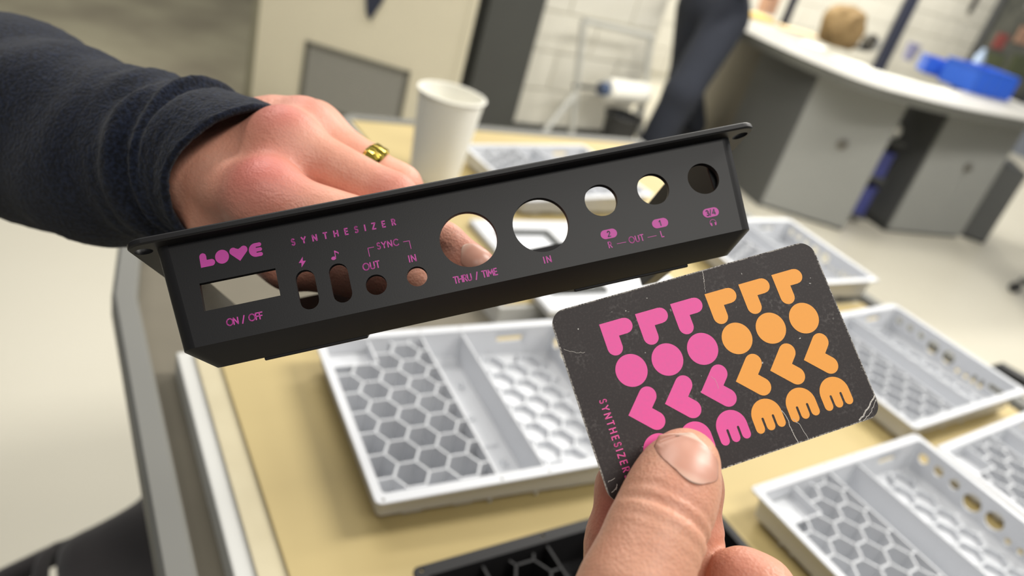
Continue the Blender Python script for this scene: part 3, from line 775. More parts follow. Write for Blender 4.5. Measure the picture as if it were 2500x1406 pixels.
def shell_mesh(name, D, prof, W=7.0, WF=5.0, tabs=True, dr=3.0, screws=(), end_slot=True):
    ys = [D*t for t in (0.12, 0.2, 0.3, 0.4, 0.5, 0.6, 0.7, 0.8, 0.88)]
    ch_z, ch_y = 5.9, 6.9; th = 2.0
    def low(rw, dz): return [(y, a, b_, lerp_prof(prof, y)+dz) for y, a, b_ in rw]
    def flat(rw, z): return [(y, a, b_, z) for y, a, b_ in rw]
    out_top = rows(0, LEN, 0, D, 4.0, ys); out_low = rows(dr, LEN-dr, 0.0, D-1.5, 4.0, ys)
    bot = rows(dr+ch_y, LEN-dr-ch_y, ch_y, D-1.5-ch_y, 3.5, ys)
    in_top = rows(th, LEN-th, th, D-th, 3.0, ys); in_low = rows(dr+th, LEN-dr-th, th, D-1.5-th, 3.0, ys)
    in_bot = rows(dr+ch_y+.8, LEN-dr-ch_y-.8, ch_y+.8, D-1.5-ch_y-.8, 3.0, ys)
    fo = rows(-W, LEN+W, -WF, D+WF, 5.0, ys); fo2 = rows(-W+.5, LEN+W-.5, -WF+.5, D+WF-.5, 4.6, ys)
    loops = [low(bot, 0), low(out_low, ch_z), flat(out_top, -0.3), flat(fo2, -.3), flat(fo, 0.2), flat(fo, 1.4), flat(fo2, 1.9), flat(in_top, 1.9), low(in_low, ch_z+.6), low(in_bot, th)]
    n = len(loops[0]); vs = []; fs = []
    for L in loops:
        vs += [Vector((a, y, z))*mm for y, a, b_, z in L]+[Vector((b_, y, z))*mm for y, a, b_, z in L]
    S = 2*n
    for k in range(len(loops)-1):
        A, B = k*S, (k+1)*S
        for i in range(n-1):
            fs.append((A+i, A+i+1, B+i+1, B+i)); fs.append((A+n+i+1, A+n+i, B+n+i, B+n+i+1))
        fs.append((A+n, A, B, B+n)); fs.append((A+n-1, A+2*n-1, B+2*n-1, B+n-1))
    E_ = (len(loops)-1)*S
    for i in range(n-1):
        fs.append((i, n+i, n+i+1, i+1)); fs.append((E_+i, E_+i+1, E_+n+i+1, E_+n+i))
    me = mesh(name, vs, fs)
    bm = bmesh.new(); bm.from_mesh(me); bmesh.ops.recalc_face_normals(bm, faces=bm.faces[:]); bm.to_mesh(me); bm.free()
    # cutters
    c = MB()
    MY = Matrix(((1, 0, 0, 0), (0, 0, 1, 0), (0, 1, 0, 0), (0, 0, 0, 1)))     # poly in x,z extruded along y
    def circ(x, z, r, k=48): return [((x+r*math.cos(2*math.pi*i/k))*mm, (z+r*math.sin(2*math.pi*i/k))*mm) for i in range(k)]
    for x, z, r in HOLES['round']: c.prism(circ(x, z, r, 48 if r > 4 else 28), -4*mm, 5.5*mm, MY)
    for x, z, hw, hh_ in HOLES['slot']:
        pl = [((x+hw*math.cos(a))*mm, (z+(hh_-hw)+hw*math.sin(a))*mm) for a in [math.pi*i/12 for i in range(13)]]
        pl += [((x+hw*math.cos(a))*mm, (z-(hh_-hw)+hw*math.sin(a))*mm) for a in [math.pi+math.pi*i/12 for i in range(13)]]
        c.prism(pl, -4*mm, 5.5*mm, MY)
    for x0, z0, x1, z1 in HOLES['rect']: c.prism([(x0*mm, z0*mm), (x1*mm, z0*mm), (x1*mm, z1*mm), (x0*mm, z1*mm)], -4*mm, 5.5*mm, MY)
    for x, y, r in screws: c.prism(circ(x, y, r, 20), -4*mm, 5*mm)
    if end_slot:
        pl = []
        for s_, yy in ((1, 62), (-1, 38)):
            pl += [((yy+2.6*math.sin(a)*s_)*mm, (-11+2.6*math.cos(a)*s_)*mm) for a in [math.pi*i/10 for i in range(11)]]
        MX = Matrix(((0, 0, 1, 0), (1, 0, 0, 0), (0, 1, 0, 0), (0, 0, 0, 1)))
        c.prism(pl, (LEN-6)*mm, (LEN+3)*mm, MX)
    cme = mesh('cut', c.v, c.f)
    bm = bmesh.new(); bm.from_mesh(cme); bmesh.ops.recalc_face_normals(bm, faces=bm.faces[:]); bm.to_mesh(cme); bm.free()
    o1 = bpy.data.objects.new('tmp_a', me); o2 = bpy.data.objects.new('tmp_b', cme); COL.objects.link(o1); COL.objects.link(o2)
    md = o1.modifiers.new('b', 'BOOLEAN'); md.operation = 'DIFFERENCE'; md.object = o2; md.solver = 'EXACT'
    bv = o1.modifiers.new('bev', 'BEVEL'); bv.width = 0.00035; bv.segments = 2; bv.limit_method = 'ANGLE'; bv.angle_limit = 32*D2R; bv.harden_normals = False
    dg = bpy.context.evaluated_depsgraph_get(); dg.update()
    res = bpy.data.meshes.new_from_object(o1.evaluated_get(dg)); res.name = name
    bpy.data.objects.remove(o1); bpy.data.objects.remove(o2)
    res.polygons.foreach_set('use_smooth', [True]*len(res.polygons))
    try: res.set_sharp_from_angle(angle=38*D2R)
    except Exception: pass
    for pz in res.polygons:
        if max(abs(k_) for k_ in pz.normal) > .9994: pz.use_smooth = False
    res.materials.clear()
    return res
PROF_HELD = [(0, -38.1), (7, -38.1), (104, -16.0)]
PROF_TRAY = [(0, -38.1), (7, -38.1), (120, -32.0), (238, -28.0)]
held_me = shell_mesh('enclosure_shell', 104.0, PROF_HELD, screws=[(-3.3, 1.5, 2.6), (LEN+3.3, 1.5, 2.6), (-3.3, 100, 2.6), (LEN+3.3, 100, 2.6)], end_slot=False)
TD = 238.0
tray_me = shell_mesh('tray_shell', TD, PROF_TRAY, screws=[(x, y, 1.3) for x in (-3.4, LEN+3.4) for y in (1.0, 104.0, 145.0, TD-1)])

# held enclosure pose (from the perspective of its panel): camera axes x right, y down, z forward
RE = [[0.96495, -0.10753, -0.23941], [-0.21001, 0.2307, -0.95009], [0.1574, 0.96706, 0.20003]]
TE = (-105.32, -11.985, 222.604)
def camdir(v): return CR*v[0]-CU*v[1]+CF*v[2]
def cam_matrix(cols, t):
    ax = [camdir(c) for c in cols]
    return frame(CPOS+camdir([k*mm for k in t]), *ax)
ME = cam_matrix([[RE[i][j] for i in range(3)] for j in range(3)], TE)
enc = empty('synthesizer_enclosure', ME)
tag(enc, 'black plastic synthesizer enclosure with magenta print held in the air', 'enclosure')
link('shell', held_me, M_ENC, enc)
MB().box((174.5*mm, 3*mm, -26*mm), (182.5*mm, 101*mm, 1.2*mm), bev=.0006).build('inner_rib', M_ENC, enc)
_sl = math.atan2(22.1, 97.0)
for px0, px1 in ((24, 55), (121, 160)):
    MB().box((px0*mm, 0, -1.0*mm), (px1*mm, 45*mm, 1*mm), T(0, 7.2*mm, -38.0*mm) @ Matrix.Rotation(_sl, 4, 'X'), bev=.0004).build('foot_pad', M_ENC, enc)

# ---- lettering: stroke glyphs on a unit em (height 1)
def arc(cx, cy, rx, ry, a0, a1, k=14): return [(cx+rx*math.cos((a0+(a1-a0)*i/k)*D2R), cy+ry*math.sin((a0+(a1-a0)*i/k)*D2R)) for i in range(k+1)]
GL = {
 'S': (.52, [arc(.27, .75, .2, .25, 35, 270, 12)+arc(.25, .25, .22, .25, 90, -145, 12)]),
 'Y': (.62, [[(0, 1), (.31, .48), (.62, 1)], [(.31, .48), (.31, 0)]]),
 'N': (.68, [[(.04, 0), (.04, 1), (.64, 0), (.64, 1)]]),
 'T': (.56, [[(0, 1), (.56, 1)], [(.28, 1), (.28, 0)]]),
 'H': (.66, [[(.04, 0), (.04, 1)], [(.62, 0), (.62, 1)], [(.04, .52), (.62, .52)]]),
 'E': (.5, [[(.46, 1), (.04, 1), (.04, 0), (.46, 0)], [(.04, .52), (.42, .52)]]),
 'F': (.46, [[(.46, 1), (.04, 1), (.04, 0)], [(.04, .5), (.40, .5)]]),
 'I': (.1, [[(.05, 0), (.05, 1)]]),
 'Z': (.56, [[(.02, 1), (.54, 1), (.02, 0), (.54, 0)]]),
 'R': (.54, [[(.04, 0), (.04, 1), (.24, 1)]+arc(.24, .74, .24, .26, 90, -90, 10)+[(.04, .48)], [(.26, .48), (.52, 0)]]),
 'O': (.9, [arc(.45, .5, .43, .5, 0, 360, 30)]),
 'U': (.62, [[(.04, 1), (.04, .3)]+arc(.31, .3, .27, .3, 180, 360, 12)+[(.58, 1)]]),
 'C': (.76, [arc(.45, .5, .43, .5, 45, 315, 22)]),
 'M': (.84, [[(.04, 0), (.12, 1), (.42, .3), (.72, 1), (.80, 0)]]),
 'L': (.44, [[(.04, 1), (.04, 0), (.42, 0)]]),
 '/': (.42, [[(0, -.1), (.36, 1.05)]]),
 '-': (.9, [[(0, .5), (.9, .5)]]),
 '1': (.34, [[(.02, .78), (.22, 1), (.22, 0)]]),
 '2': (.54, [arc(.27, .72, .22, .28, 165, -25, 12)+[(.04, 0), (.52, 0)]]),
 '3': (.54, [arc(.25, .74, .2, .26, 150, -90, 10), arc(.25, .25, .23, .27, 90, -150, 10)]),
 '4': (.6, [[(.46, 0), (.46, 1), (.03, .26), (.58, .26)]]),
 ' ': (.4, []),
}
def ribbon(pts, w, vs, fs, put):
    for (x0, y0), (x1, y1) in zip(pts[:-1], pts[1:]):
        dx, dy = x1-x0, y1-y0; L = math.hypot(dx, dy)
        if L < 1e-9: continue
        dx /= L; dy /= L; e = w*0.30
        nx, ny = -dy*w/2, dx*w/2
        b0 = len(vs)
        for (x, y) in ((x0-dx*e+nx, y0-dy*e+ny), (x0-dx*e-nx, y0-dy*e-ny), (x1+dx*e-nx, y1+dy*e-ny), (x1+dx*e+nx, y1+dy*e+ny)): vs.append(put(x, y))
        fs.append((b0, b0+1, b0+2, b0+3))
def text_width(s, h, sp): return sum(GL[c][0]*h+sp for c in s)-sp
def text(name, s, x, y, h, stroke, sp, put, m, parent, width=None):
    """lettering starting at (x, y baseline); width fits the tracking to a measured width"""
    if width is not None and len(s) > 1: sp = (width-sum(GL[c][0]*h for c in s))/(len(s)-1)
    vs, fs = [], []
    for c in s:
        for pl in GL[c][1]: ribbon([(x+px*h, y+py*h) for px, py in pl], stroke, vs, fs, put)
        x += GL[c][0]*h+sp
    return link(name, mesh(name, vs, fs), m, parent)
def pput(lift=0.06):
    return lambda x, z: Vector((x*mm, -lift*mm, z*mm))
PP = pput()
def ink(name, polys, put, m, parent):
    vs, fs = [], []
    for pl in polys:
        b0 = len(vs); vs += [put(*q) for q in pl]; fs.append(tuple(range(b0, b0+len(pl))))
    return link(name, mesh(name, vs, fs), m, parent)
# the four logo letters: gx to the right, gy up, cap height about 9.4 units
def lg_L():
    r = 2.25
    return [(0, 0), (9.8-r, 0)]+[(9.8-r+r*math.sin(a), r-r*math.cos(a)) for a in [math.pi*i/12 for i in range(13)]]+[(4.6, 4.5), (4.6, 9.4-r)]+[(r+.05+r*math.cos(a), 9.4-r+r*math.sin(a)) for a in [math.pi*i/12 for i in range(13)]]+[(0, 9.4-r)]
def lg_O(): return [(4.65+4.65*math.cos(2*math.pi*i/44), 4.6+4.65*math.sin(2*math.pi*i/44)) for i in range(44)]
def lg_V():
    r = 2.55; s = math.sqrt(.5); pts = [(6.1, -.55)]
    c = (9.7, 6.6)                                              # right lobe
    pts += [(c[0]+r*math.cos(a), c[1]+r*math.sin(a)) for a in [(-45+180*i/14)*D2R for i in range(15)]]
    pts += [(6.1, 6.62)]
    c = (2.5, 6.6)
    pts += [(c[0]+r*math.cos(a), c[1]+r*math.sin(a)) for a in [(45+180*i/14)*D2R for i in range(15)]]
    return pts
def lg_E():
    # dome on the left, three prongs to the right, slots between
    R = 4.65; x1 = 9.0; pts = []
    pts += [(R+R*math.cos(a), R+R*math.sin(a)) for a in [(90+180*i/24)*D2R for i in range(25)]]
    def prong(y0, y1):
        r = (y1-y0)/2; return [(x1-r+r*math.sin(a), y0+r-r*math.cos(a)) for a in [math.pi*i/8 for i in range(9)]]
    def slot(y0, y1):
        r = (y1-y0)/2; return [(4.9+r-r*math.sin(a), y0+r-r*math.cos(a)) for a in [math.pi*i/6 for i in range(7)]]
    pts += prong(0, 2.65)+slot(2.65, 3.35)+prong(3.35, 5.95)+slot(5.95, 6.65)+prong(6.65, 9.3)
    return pts
def lg_heart():                                                # the panel logo uses a filled heart for V
    pts = lg_V(); return [(6.1, 7.6) if abs(q[1]-6.62) < 1e-6 else q for q in pts]
LOGO = [('letter_l', lg_L, 0.0), ('letter_o', lg_O, 10.3), ('letter_v', lg_V, 20.35), ('letter_e', lg_E, 33.3)]
sc = 0.425
for nm, fn, off in LOGO:
    f_ = lg_heart if nm == 'letter_v' else fn
    ink(nm, [[(12.2+(off+x)*sc, -9.1+.0+y*sc*1.08) for x, y in f_()]], PP, M_PRINT, enc)
text('lettering', 'SYNTHESIZER', 38.9, -7.75, 1.85, .44, .9, PP, M_PRINT, enc, width=31.4)
text('lettering', 'ON / OFF', 16.7, -27.9, 1.95, .36, .2, PP, M_PRINT, enc, width=10.2)
text('lettering', 'SYNC', 63.4, -14.3, 1.95, .34, .2, PP, M_PRINT, enc, width=6.5)
text('lettering', 'OUT', 58.0, -19.95, 2.05, .36, .2, PP, M_PRINT, enc, width=5.0)
text('lettering', 'IN', 71.9, -20.3, 2.05, .36, .3, PP, M_PRINT, enc, width=2.15)
text('lettering', 'THRU / TIME', 83.7, -29.75, 2.0, .36, .2, PP, M_PRINT, enc, width=13.6)
text('lettering', 'IN', 112.3, -29.4, 2.0, .36, .3, PP, M_PRINT, enc, width=2.3)
text('lettering', 'R', 133.6, -28.95, 1.9, .33, .2, PP, M_PRINT, enc)
text('lettering', 'OUT', 140.5, -28.85, 1.95, .33, .2, PP, M_PRINT, enc, width=4.9)
text('lettering', 'L', 151.2, -29.0, 1.9, .33, .2, PP, M_PRINT, enc)
def strokes(name, pls, w, m=M_PRINT, put=PP, parent=enc):
    vs, fs = [], []
    for pl in pls: ribbon(pl, w, vs, fs, put)
    return link(name, mesh(name, vs, fs), m, parent)
strokes('printed_dash', [[(136.4, -28.15), (139.4, -28.2)]], .16); strokes('printed_dash', [[(146.7, -28.2), (149.6, -28.2)]], .16)
strokes('printed_bracket', [[(60.6, -16.0), (60.6, -13.35), (62.4, -13.35)]], .2)
strokes('printed_bracket', [[(71.4, -13.6), (73.25, -13.65), (73.25, -16.2)]], .2)
ink('printed_bolt', [[(41.3, -11.9), (39.8, -13.6), (40.6, -13.7), (40.4, -15.1), (42.0, -13.3), (41.1, -13.2)]], PP, M_PRINT, enc)
ink('printed_note', [[(50.1+.75*math.cos(a), -14.3+.55*math.sin(a)) for a in [2*math.pi*i/14 for i in range(14)]], [(50.6, -14.4), (50.85, -14.4), (50.85, -12.0), (50.6, -12.0)], [(50.85, -12.0), (51.9, -12.8), (51.7, -13.4), (51.5, -12.9), (50.85, -12.6)]], PP, M_PRINT, enc)
PD = pput(.10)
for x, s, w_, tx in ((134.7, '2', 5.4, 134.25), (152.0, '1', 5.4, 151.75), (169.5, '3/4', 5.5, 167.9)):
    r = 1.5; hw = w_/2-r; zc = -24.45
    pl = [(x+hw+r*math.cos(a), zc+r*math.sin(a)) for a in [(-90+180*i/12)*D2R for i in range(13)]]+[(x-hw+r*math.cos(a), zc+r*math.sin(a)) for a in [(90+180*i/12)*D2R for i in range(13)]]
    pill = ink('printed_pill', [pl], PP, M_PRINT, enc)
    text('printed_number', s, tx, zc-.85, 1.7, .36, .2, PD, M_PRINTD, pill, width=(3.1 if s == '3/4' else None))
strokes('printed_headphones', [arc(169.2, -28.0, 1.05, 1.15, -30, 210, 16)], .17)
ink('printed_headphones', [[(168.3, -28.9), (168.75, -28.9), (168.75, -27.9), (168.3, -27.9)], [(169.65, -28.9), (170.1, -28.9), (170.1, -27.9), (169.65, -27.9)]], PP, M_PRINT, enc)

# ------------------------------------------------------------------ trays
def hex_ribs(name, x0, x1, y0, y1, pitch, zfn_lo, zfn_hi, t=1.3, skip=None):
    """walls of a honeycomb clipped to a rectangle (mm); pitch = flat to flat along x"""
    R = pitch/math.sqrt(3); edges = set(); segs = []
    ny = int((y1-y0)/(1.5*R))+3; nx = int((x1-x0)/pitch)+3
    for j in range(-1, ny):
        for i in range(-1, nx):
            cx = x0+pitch*(i+(0.5 if j % 2 else 0)); cy = y0+1.5*R*j
            pts = [(cx+R*math.sin(k*math.pi/3), cy+R*math.cos(k*math.pi/3)) for k in range(6)]
            for k in range(6):
                a, b_ = pts[k], pts[(k+1) % 6]
                key = tuple(sorted(((round(a[0], 1), round(a[1], 1)), (round(b_[0], 1), round(b_[1], 1)))))
                if key in edges: continue
                edges.add(key); segs.append((a, b_))
    b = MB()
    for a, c_ in segs:
        t0, t1 = 0.0, 1.0; dx, dy = c_[0]-a[0], c_[1]-a[1]; ok = True
        for p_, q_ in ((-dx, a[0]-x0), (dx, x1-a[0]), (-dy, a[1]-y0), (dy, y1-a[1])):
            if abs(p_) < 1e-9:
                if q_ < 0: ok = False
            else:
                r_ = q_/p_
                if p_ < 0: t0 = max(t0, r_)
                else: t1 = min(t1, r_)
        if not ok or t1-t0 < .03: continue
        A = (a[0]+dx*t0, a[1]+dy*t0); B = (a[0]+dx*t1, a[1]+dy*t1)
        if skip and skip((A[0]+B[0])/2, (A[1]+B[1])/2): continue
        L = math.hypot(B[0]-A[0], B[1]-A[1]); ux, uy = (B[0]-A[0])/L, (B[1]-A[1])/L
        A = (A[0]-ux*t*.35, A[1]-uy*t*.35); B = (B[0]+ux*t*.35, B[1]+uy*t*.35)
        nx_, ny_ = -uy*t/2, ux*t/2; q = []
        for P in (A, B):
            for s in (1, -1):
                for zf in (zfn_lo, zfn_hi): q.append(Vector((P[0]+nx_*s, P[1]+ny_*s, zf(P[1])))*mm)
        b.add(q, [(0, 1, 3, 2), (4, 6, 7, 5), (0, 4, 5, 1), (2, 3, 7, 6), (1, 5, 7, 3)])
    return mesh(name, b.v, b.f)
fz = lambda y: lerp_prof(PROF_TRAY, y)+1.9
XA, XB = 5.4, LEN-5.4
CX0, CY0 = 150.0, 196.0
inbox = lambda x, y: x > CX0 and y > CY0
deep_me = hex_ribs('honeycomb', XA+1, XB-1, 146, TD-4, 24.0, lambda y: fz(y)-.6, lambda y: -1.2, 1.5, inbox)
shal_me = hex_ribs('floor_honeycomb', XA+2, XB-2, 10, 101, 24.0, lambda y: fz(y)-.6, lambda y: fz(y)+6.0, 1.6)
def wall_strip(name, y, x0=3.0, x1=LEN-3.0, t=1.8, top=-.4):
    z0 = fz(y)-.8
    return mesh(name, *(lambda b: (b.v, b.f))(MB().box((x0*mm, (y-t/2)*mm, z0*mm), (x1*mm, (y+t/2)*mm, top*mm), bev=.0004)))
par1 = wall_strip('partition', 103.5); par2 = wall_strip('partition', 145.0)
cb = MB()
cb.box((CX0*mm, CY0*mm, -13*mm), (XB*mm, (TD-4)*mm, -12*mm)); cb.box(((CX0-.8)*mm, CY0*mm, -27*mm), ((CX0+.8)*mm, (TD-3)*mm, -1*mm)); cb.box((CX0*mm, (CY0-.8)*mm, -27*mm), ((LEN-4)*mm, (CY0+.8)*mm, -1*mm))
comp_me = mesh('compartment', cb.v, cb.f)
boss_me = mesh('screw_boss', *(lambda b: (b.v, b.f))(MB().lathe([(3.2*mm, -.5*mm), (3.0*mm, 5*mm), (1.2*mm, 5*mm), (1.2*mm, 1*mm)], 16)))
boss_at = [(40, 116), (40, 134), (95, 124), (140, 116), (140, 134)]
rb = MB().box((60*mm, 112*mm, (fz(124)-.5)*mm), (128*mm, 138*mm, (fz(124)+1.6)*mm), bev=.0008)
raised_me = mesh('raised_pad', rb.v, rb.f)
TILT = 2.55*D2R
def tray_matrix(x, y, yaw, tilt=TILT, z=TZ):
    ex = Vector((math.cos(yaw), math.sin(yaw), 0)); eh = Vector((-math.sin(yaw), math.cos(yaw), 0))
    ey = eh*math.cos(tilt)-Vector((0, 0, 1))*math.sin(tilt); ez = ex.cross(ey)
    # lowest point of the bottom sits on the sheet
    lowz = min((Vector((0, yy*mm, zz*mm)).y*ey.z + zz*mm*ez.z) for yy, zz in ((7, -38.1), (120, -32.0), (TD-8.5, lerp_prof(PROF_TRAY, TD-8.5))))
    o = Vector((x, y, 0))+ex*7*mm+Vector((ey.x, ey.y, 0))*5*mm
    o.z = z-lowz+.0002
    return frame(o, ex, ey, ez)
tray_parts = [('shell', tray_me, True), ('partition', par1, False), ('partition', par2, False), ('honeycomb', deep_me, False), ('floor_honeycomb', shal_me, False), ('compartment', comp_me, False), ('raised_pad', raised_me, False)]
blk_cache = {}
def tray(M, label, group, m, name='tray'):
    r = empty(name, M); tag(r, label, 'tray', group)
    for nm, me, sm in tray_parts:
        key = (id(me), m.name)
        if key not in blk_cache:
            c = me.copy(); c.materials.clear(); c.materials.append(m); blk_cache[key] = c
        link(nm, blk_cache[key], None, r)
    key = (id(boss_me), m.name)
    if key not in blk_cache:
        c = boss_me.copy(); c.materials.append(m); blk_cache[key] = c
    for bx_, by_ in boss_at: link('screw_boss', blk_cache[key], None, r, T(bx_*mm, by_*mm, fz(by_)*mm))
    return r
G = 'white honeycomb trays on the cart'
tray(tray_matrix(.1617, .5142, 2.1531), 'white honeycomb tray standing alone on the tan sheet next to the cart rim', G, M_TRAY)
tray(tray_matrix(.5603, .5163, 2.2367), 'white honeycomb tray whose panel holes show the tan sheet, touching two other trays', G, M_TRAY)
tray(tray_matrix(.6461, .8532, 2.2420), 'white honeycomb tray at the outer edge of the tan sheet beside the black chair frame', G, M_TRAY)
tray(tray_matrix(.7655+.018, .6671+.014, 2.2612), 'white honeycomb tray tucked against the panel side of another tray, partly out of view', G, M_TRAY)
tray(tray_matrix(.5241, 1.0833, 2.1589), 'white honeycomb tray at the outer corner of the far tan sheet facing the cabinets', G, M_TRAY)
tray(tray_matrix(.1729, 1.1567, 2.2578), 'white honeycomb tray right behind the paper cup on the far sheet', G, M_TRAY)
tray(tray_matrix(.3083, .3255, 2.2145), 'black honeycomb tray lying on the tan sheet below the card', None, M_ENC)
# white cover panel with added dark strips in place of its opening's dark inner edges, between the trays on the far sheet
cp = on_z(1350, 792, TZ)
MC = frame(Vector((cp.x, cp.y, TZ)), Vector((math.cos(2.2), math.sin(2.2), 0)), Vector((-math.sin(2.2), math.cos(2.2), 0)), Vector((0, 0, 1)))
cov = empty('cover_panel', MC); tag(cov, 'flat white cover panel with an added dark outline lying between the trays', 'cover panel')
MB().box((0.012, -.235, 0), (.235, 0, .010), bev=.003).build('plate', M_TRAY, cov)
g_ = MB(); g_.box((.045, -.105, .010), (.054, -.022, .014)); g_.box((.19, -.105, .010), (.199, -.022, .014)); g_.box((.054, -.031, .010), (.19, -.022, .014)); g_.box((.054, -.105, .010), (.19, -.096, .014))
g_.build('outline_strip', mat('outline_grey', rgb(78, 80, 78), .7), cov)

# ------------------------------------------------------------------ business card
RC = [[0.94586, 0.29795, -0.12873], [-0.25538, 0.92797, 0.27138], [0.20032, -0.22381, 0.95382]]
TC = (10.208, 7.1045, 213.646)
# local x right, y up the card (origin lower left), z to the viewer
_cx = [RC[i][0] for i in range(3)]; _cy = [-RC[i][1] for i in range(3)]; _cz = [-RC[i][2] for i in range(3)]
_t = [TC[i]+55.0*RC[i][1] for i in range(3)]
MCARD = cam_matrix([_cx, _cy, _cz], _t)
card = empty('business_card', MCARD)
tag(card, 'worn black business card with pink and orange letters pinched between finger and thumb', 'card')
rr = 4.6
out = []
for cx_, cy_, a0 in ((85-rr, 55-rr, 0), (rr, 55-rr, 90), (rr, rr, 180), (85-rr, rr, 270)):
    out += [((cx_+rr*math.cos((a0+90*i/10)*D2R))*mm, (cy_+rr*math.sin((a0+90*i/10)*D2R))*mm) for i in range(11)]
b = MB().prism(out, -.00042, 0)
me = mesh('card_body', b.v, b.f); me.materials.append(M_CARD); me.materials.append(M_CORE)
for pz in me.polygons:
    if abs(pz.normal.z) < .5: pz.material_index = 1
link('card_body', me, None, card)
CPUT = lambda u, v: Vector((u*mm, (55-v)*mm, .03*mm))
ROWV = {'letter_l': (7.1, .0), 'letter_o': (17.4, .0), 'letter_v': (27.5, .0), 'letter_e': (40.4, .0)}
for k in range(6):
    u0 = 13.05+11.12*k
    for nm, fn, _o in LOGO:
        v0 = ROWV[nm][0]
        ink(nm, [[(u0+gy, v0+gx) for gx, gy in fn()]], CPUT, M_CPINK if k < 3 else M_CORNG, card)
# SYNTHESIZERS running down the card, letter tops to the right
text('lettering', 'SYNTHESIZERS', 27.4, 0.0, 1.9, .33, .7, lambda x, y: CPUT(6.0+y, x), M_CPINK, card, width=22.0)
def jag(pts, seed, amp=.25):
    rnd = random.Random(seed); out = []
    for a, c_ in zip(pts[:-1], pts[1:]):
        for i in range(6):
            t = i/6; out.append((a[0]+(c_[0]-a[0])*t+rnd.uniform(-amp, amp), a[1]+(c_[1]-a[1])*t+rnd.uniform(-amp, amp)))
    out.append(pts[-1]); return out
CW = lambda u, v: Vector((u*mm, (55-v)*mm, .05*mm))
M_WORN = mat('worn_card', rgb(206, 200, 192), .8)
for i, (pl, w_) in enumerate((([(48.5, .1), (47.9, 2.5), (47.6, 3.6)], .16), ([(47.6, 3.6), (46.9, 6.6)], .07), ([(55.7, 45), (56.4, 47), (56.5, 51.3), (56.9, 54.9)], .2), ([(58.2, 48.2), (59.3, 50.4), (60.2, 54.8)], .13),
     ([(77.3, 54.5), (80.3, 52.6), (84.8, 49.2)], .42), ([(78.2, 54.7), (81.5, 53.5), (84.6, 50.5)], .16), ([(1.0, 48.6), (3.2, 48.2)], .12), ([(1.2, 51.6), (2.6, 51.0), (3.2, 49.9)], .2), ([(39.5, 30.0), (40.4, 32.6), (40.2, 34.0)], .06), ([(6.5, 13.5), (4.0, 13.0), (1.0, 11.0)], .08))):
    strokes('crease', [jag(pl, i, .18)], w_, M_WORN, CW, card)

# ------------------------------------------------------------------ hands (modelled in camera-aligned metres, then placed)
def cp3(px, py, z): return np.array([(px-1250)/FPX*z, (py-703)/FPX*z, z], np.float32)*mm
def to_world(V, origin):
    R = np.array([list(CR), list(-CU), list(CF)]); W = np.asarray(V, float) @ R + np.array(list(CPOS)); return W-np.array(list(origin))
def flush_attr(me, V, spots):
    f = np.zeros(len(V))
    for c, r, s in spots: f = np.maximum(f, s*np.exp(-((V-c)**2).sum(1)/(r*r)))
    a = me.attributes.new('flush', 'FLOAT', 'POINT'); a.data.foreach_set('value', f.astype(np.float32))
def nail(sdf, base, axis, normal, length, width, parent, origin, lift=.00030, tipover=.0):
    a = np.array(axis, float); a /= np.linalg.norm(a); nrm_ = np.array(normal, float); nrm_ -= a*(nrm_@a); nrm_ /= np.linalg.norm(nrm_); l = np.cross(a, nrm_)
    NU, NV = 21, 23; top = []; pale = []
    for j in range(NV):
        v = j/(NV-1); w = (1-abs(2*v-1)**5*(.45 if v < .5 else .62))
        for i in range(NU):
            u = (2*i/(NU-1)-1); vv = v
            if v > .5: vv = v-(.20*u*u)*(v-.5)*2
            else: vv = v+(.14*u*u)*(.5-v)*2
            p = np.array(base)+a*(vv*length)+l*(u*w*width/2)+nrm_*.012
            for _ in range(40):
                d = float(sdf(p[None].astype(np.float32))[0])
                if abs(d) < 2e-5: break
                p = p-nrm_*d*.8
                if (p-np.array(base))@nrm_ < -.0048: p = p+nrm_*(-.0048-(p-np.array(base))@nrm_); break
            top.append(p+nrm_*lift*(1-.55*abs(u)**6)); pale.append(max(1.0 if v > .9 else 0, .8*max(0, 1-v/.2)*(1-u*u)))
    top = np.array(top); botm = top-nrm_*.0007
    Vn = np.concatenate([top, botm]); N = NU*NV; fs = []
    for j in range(NV-1):
        for i in range(NU-1):
            q = j*NU+i; fs.append((q, q+1, q+NU+1, q+NU)); fs.append((N+q, N+q+NU, N+q+NU+1, N+q+1))
    ring = [i for i in range(NU)]+[j*NU+NU-1 for j in range(1, NV)]+[(NV-1)*NU+i for i in range(NU-2, -1, -1)]+[j*NU for j in range(NV-2, 0, -1)]
    for k in range(len(ring)): r0, r1 = ring[k], ring[(k+1) % len(ring)]; fs.append((r0, N+r0, N+r1, r1))
    me = np_mesh('nail', to_world(Vn, origin), np.array(fs))
    at = me.attributes.new('pale', 'FLOAT', 'POINT'); at.data.foreach_set('value', np.array(pale+pale, np.float32))
    return link('nail', me, M_NAIL, parent)

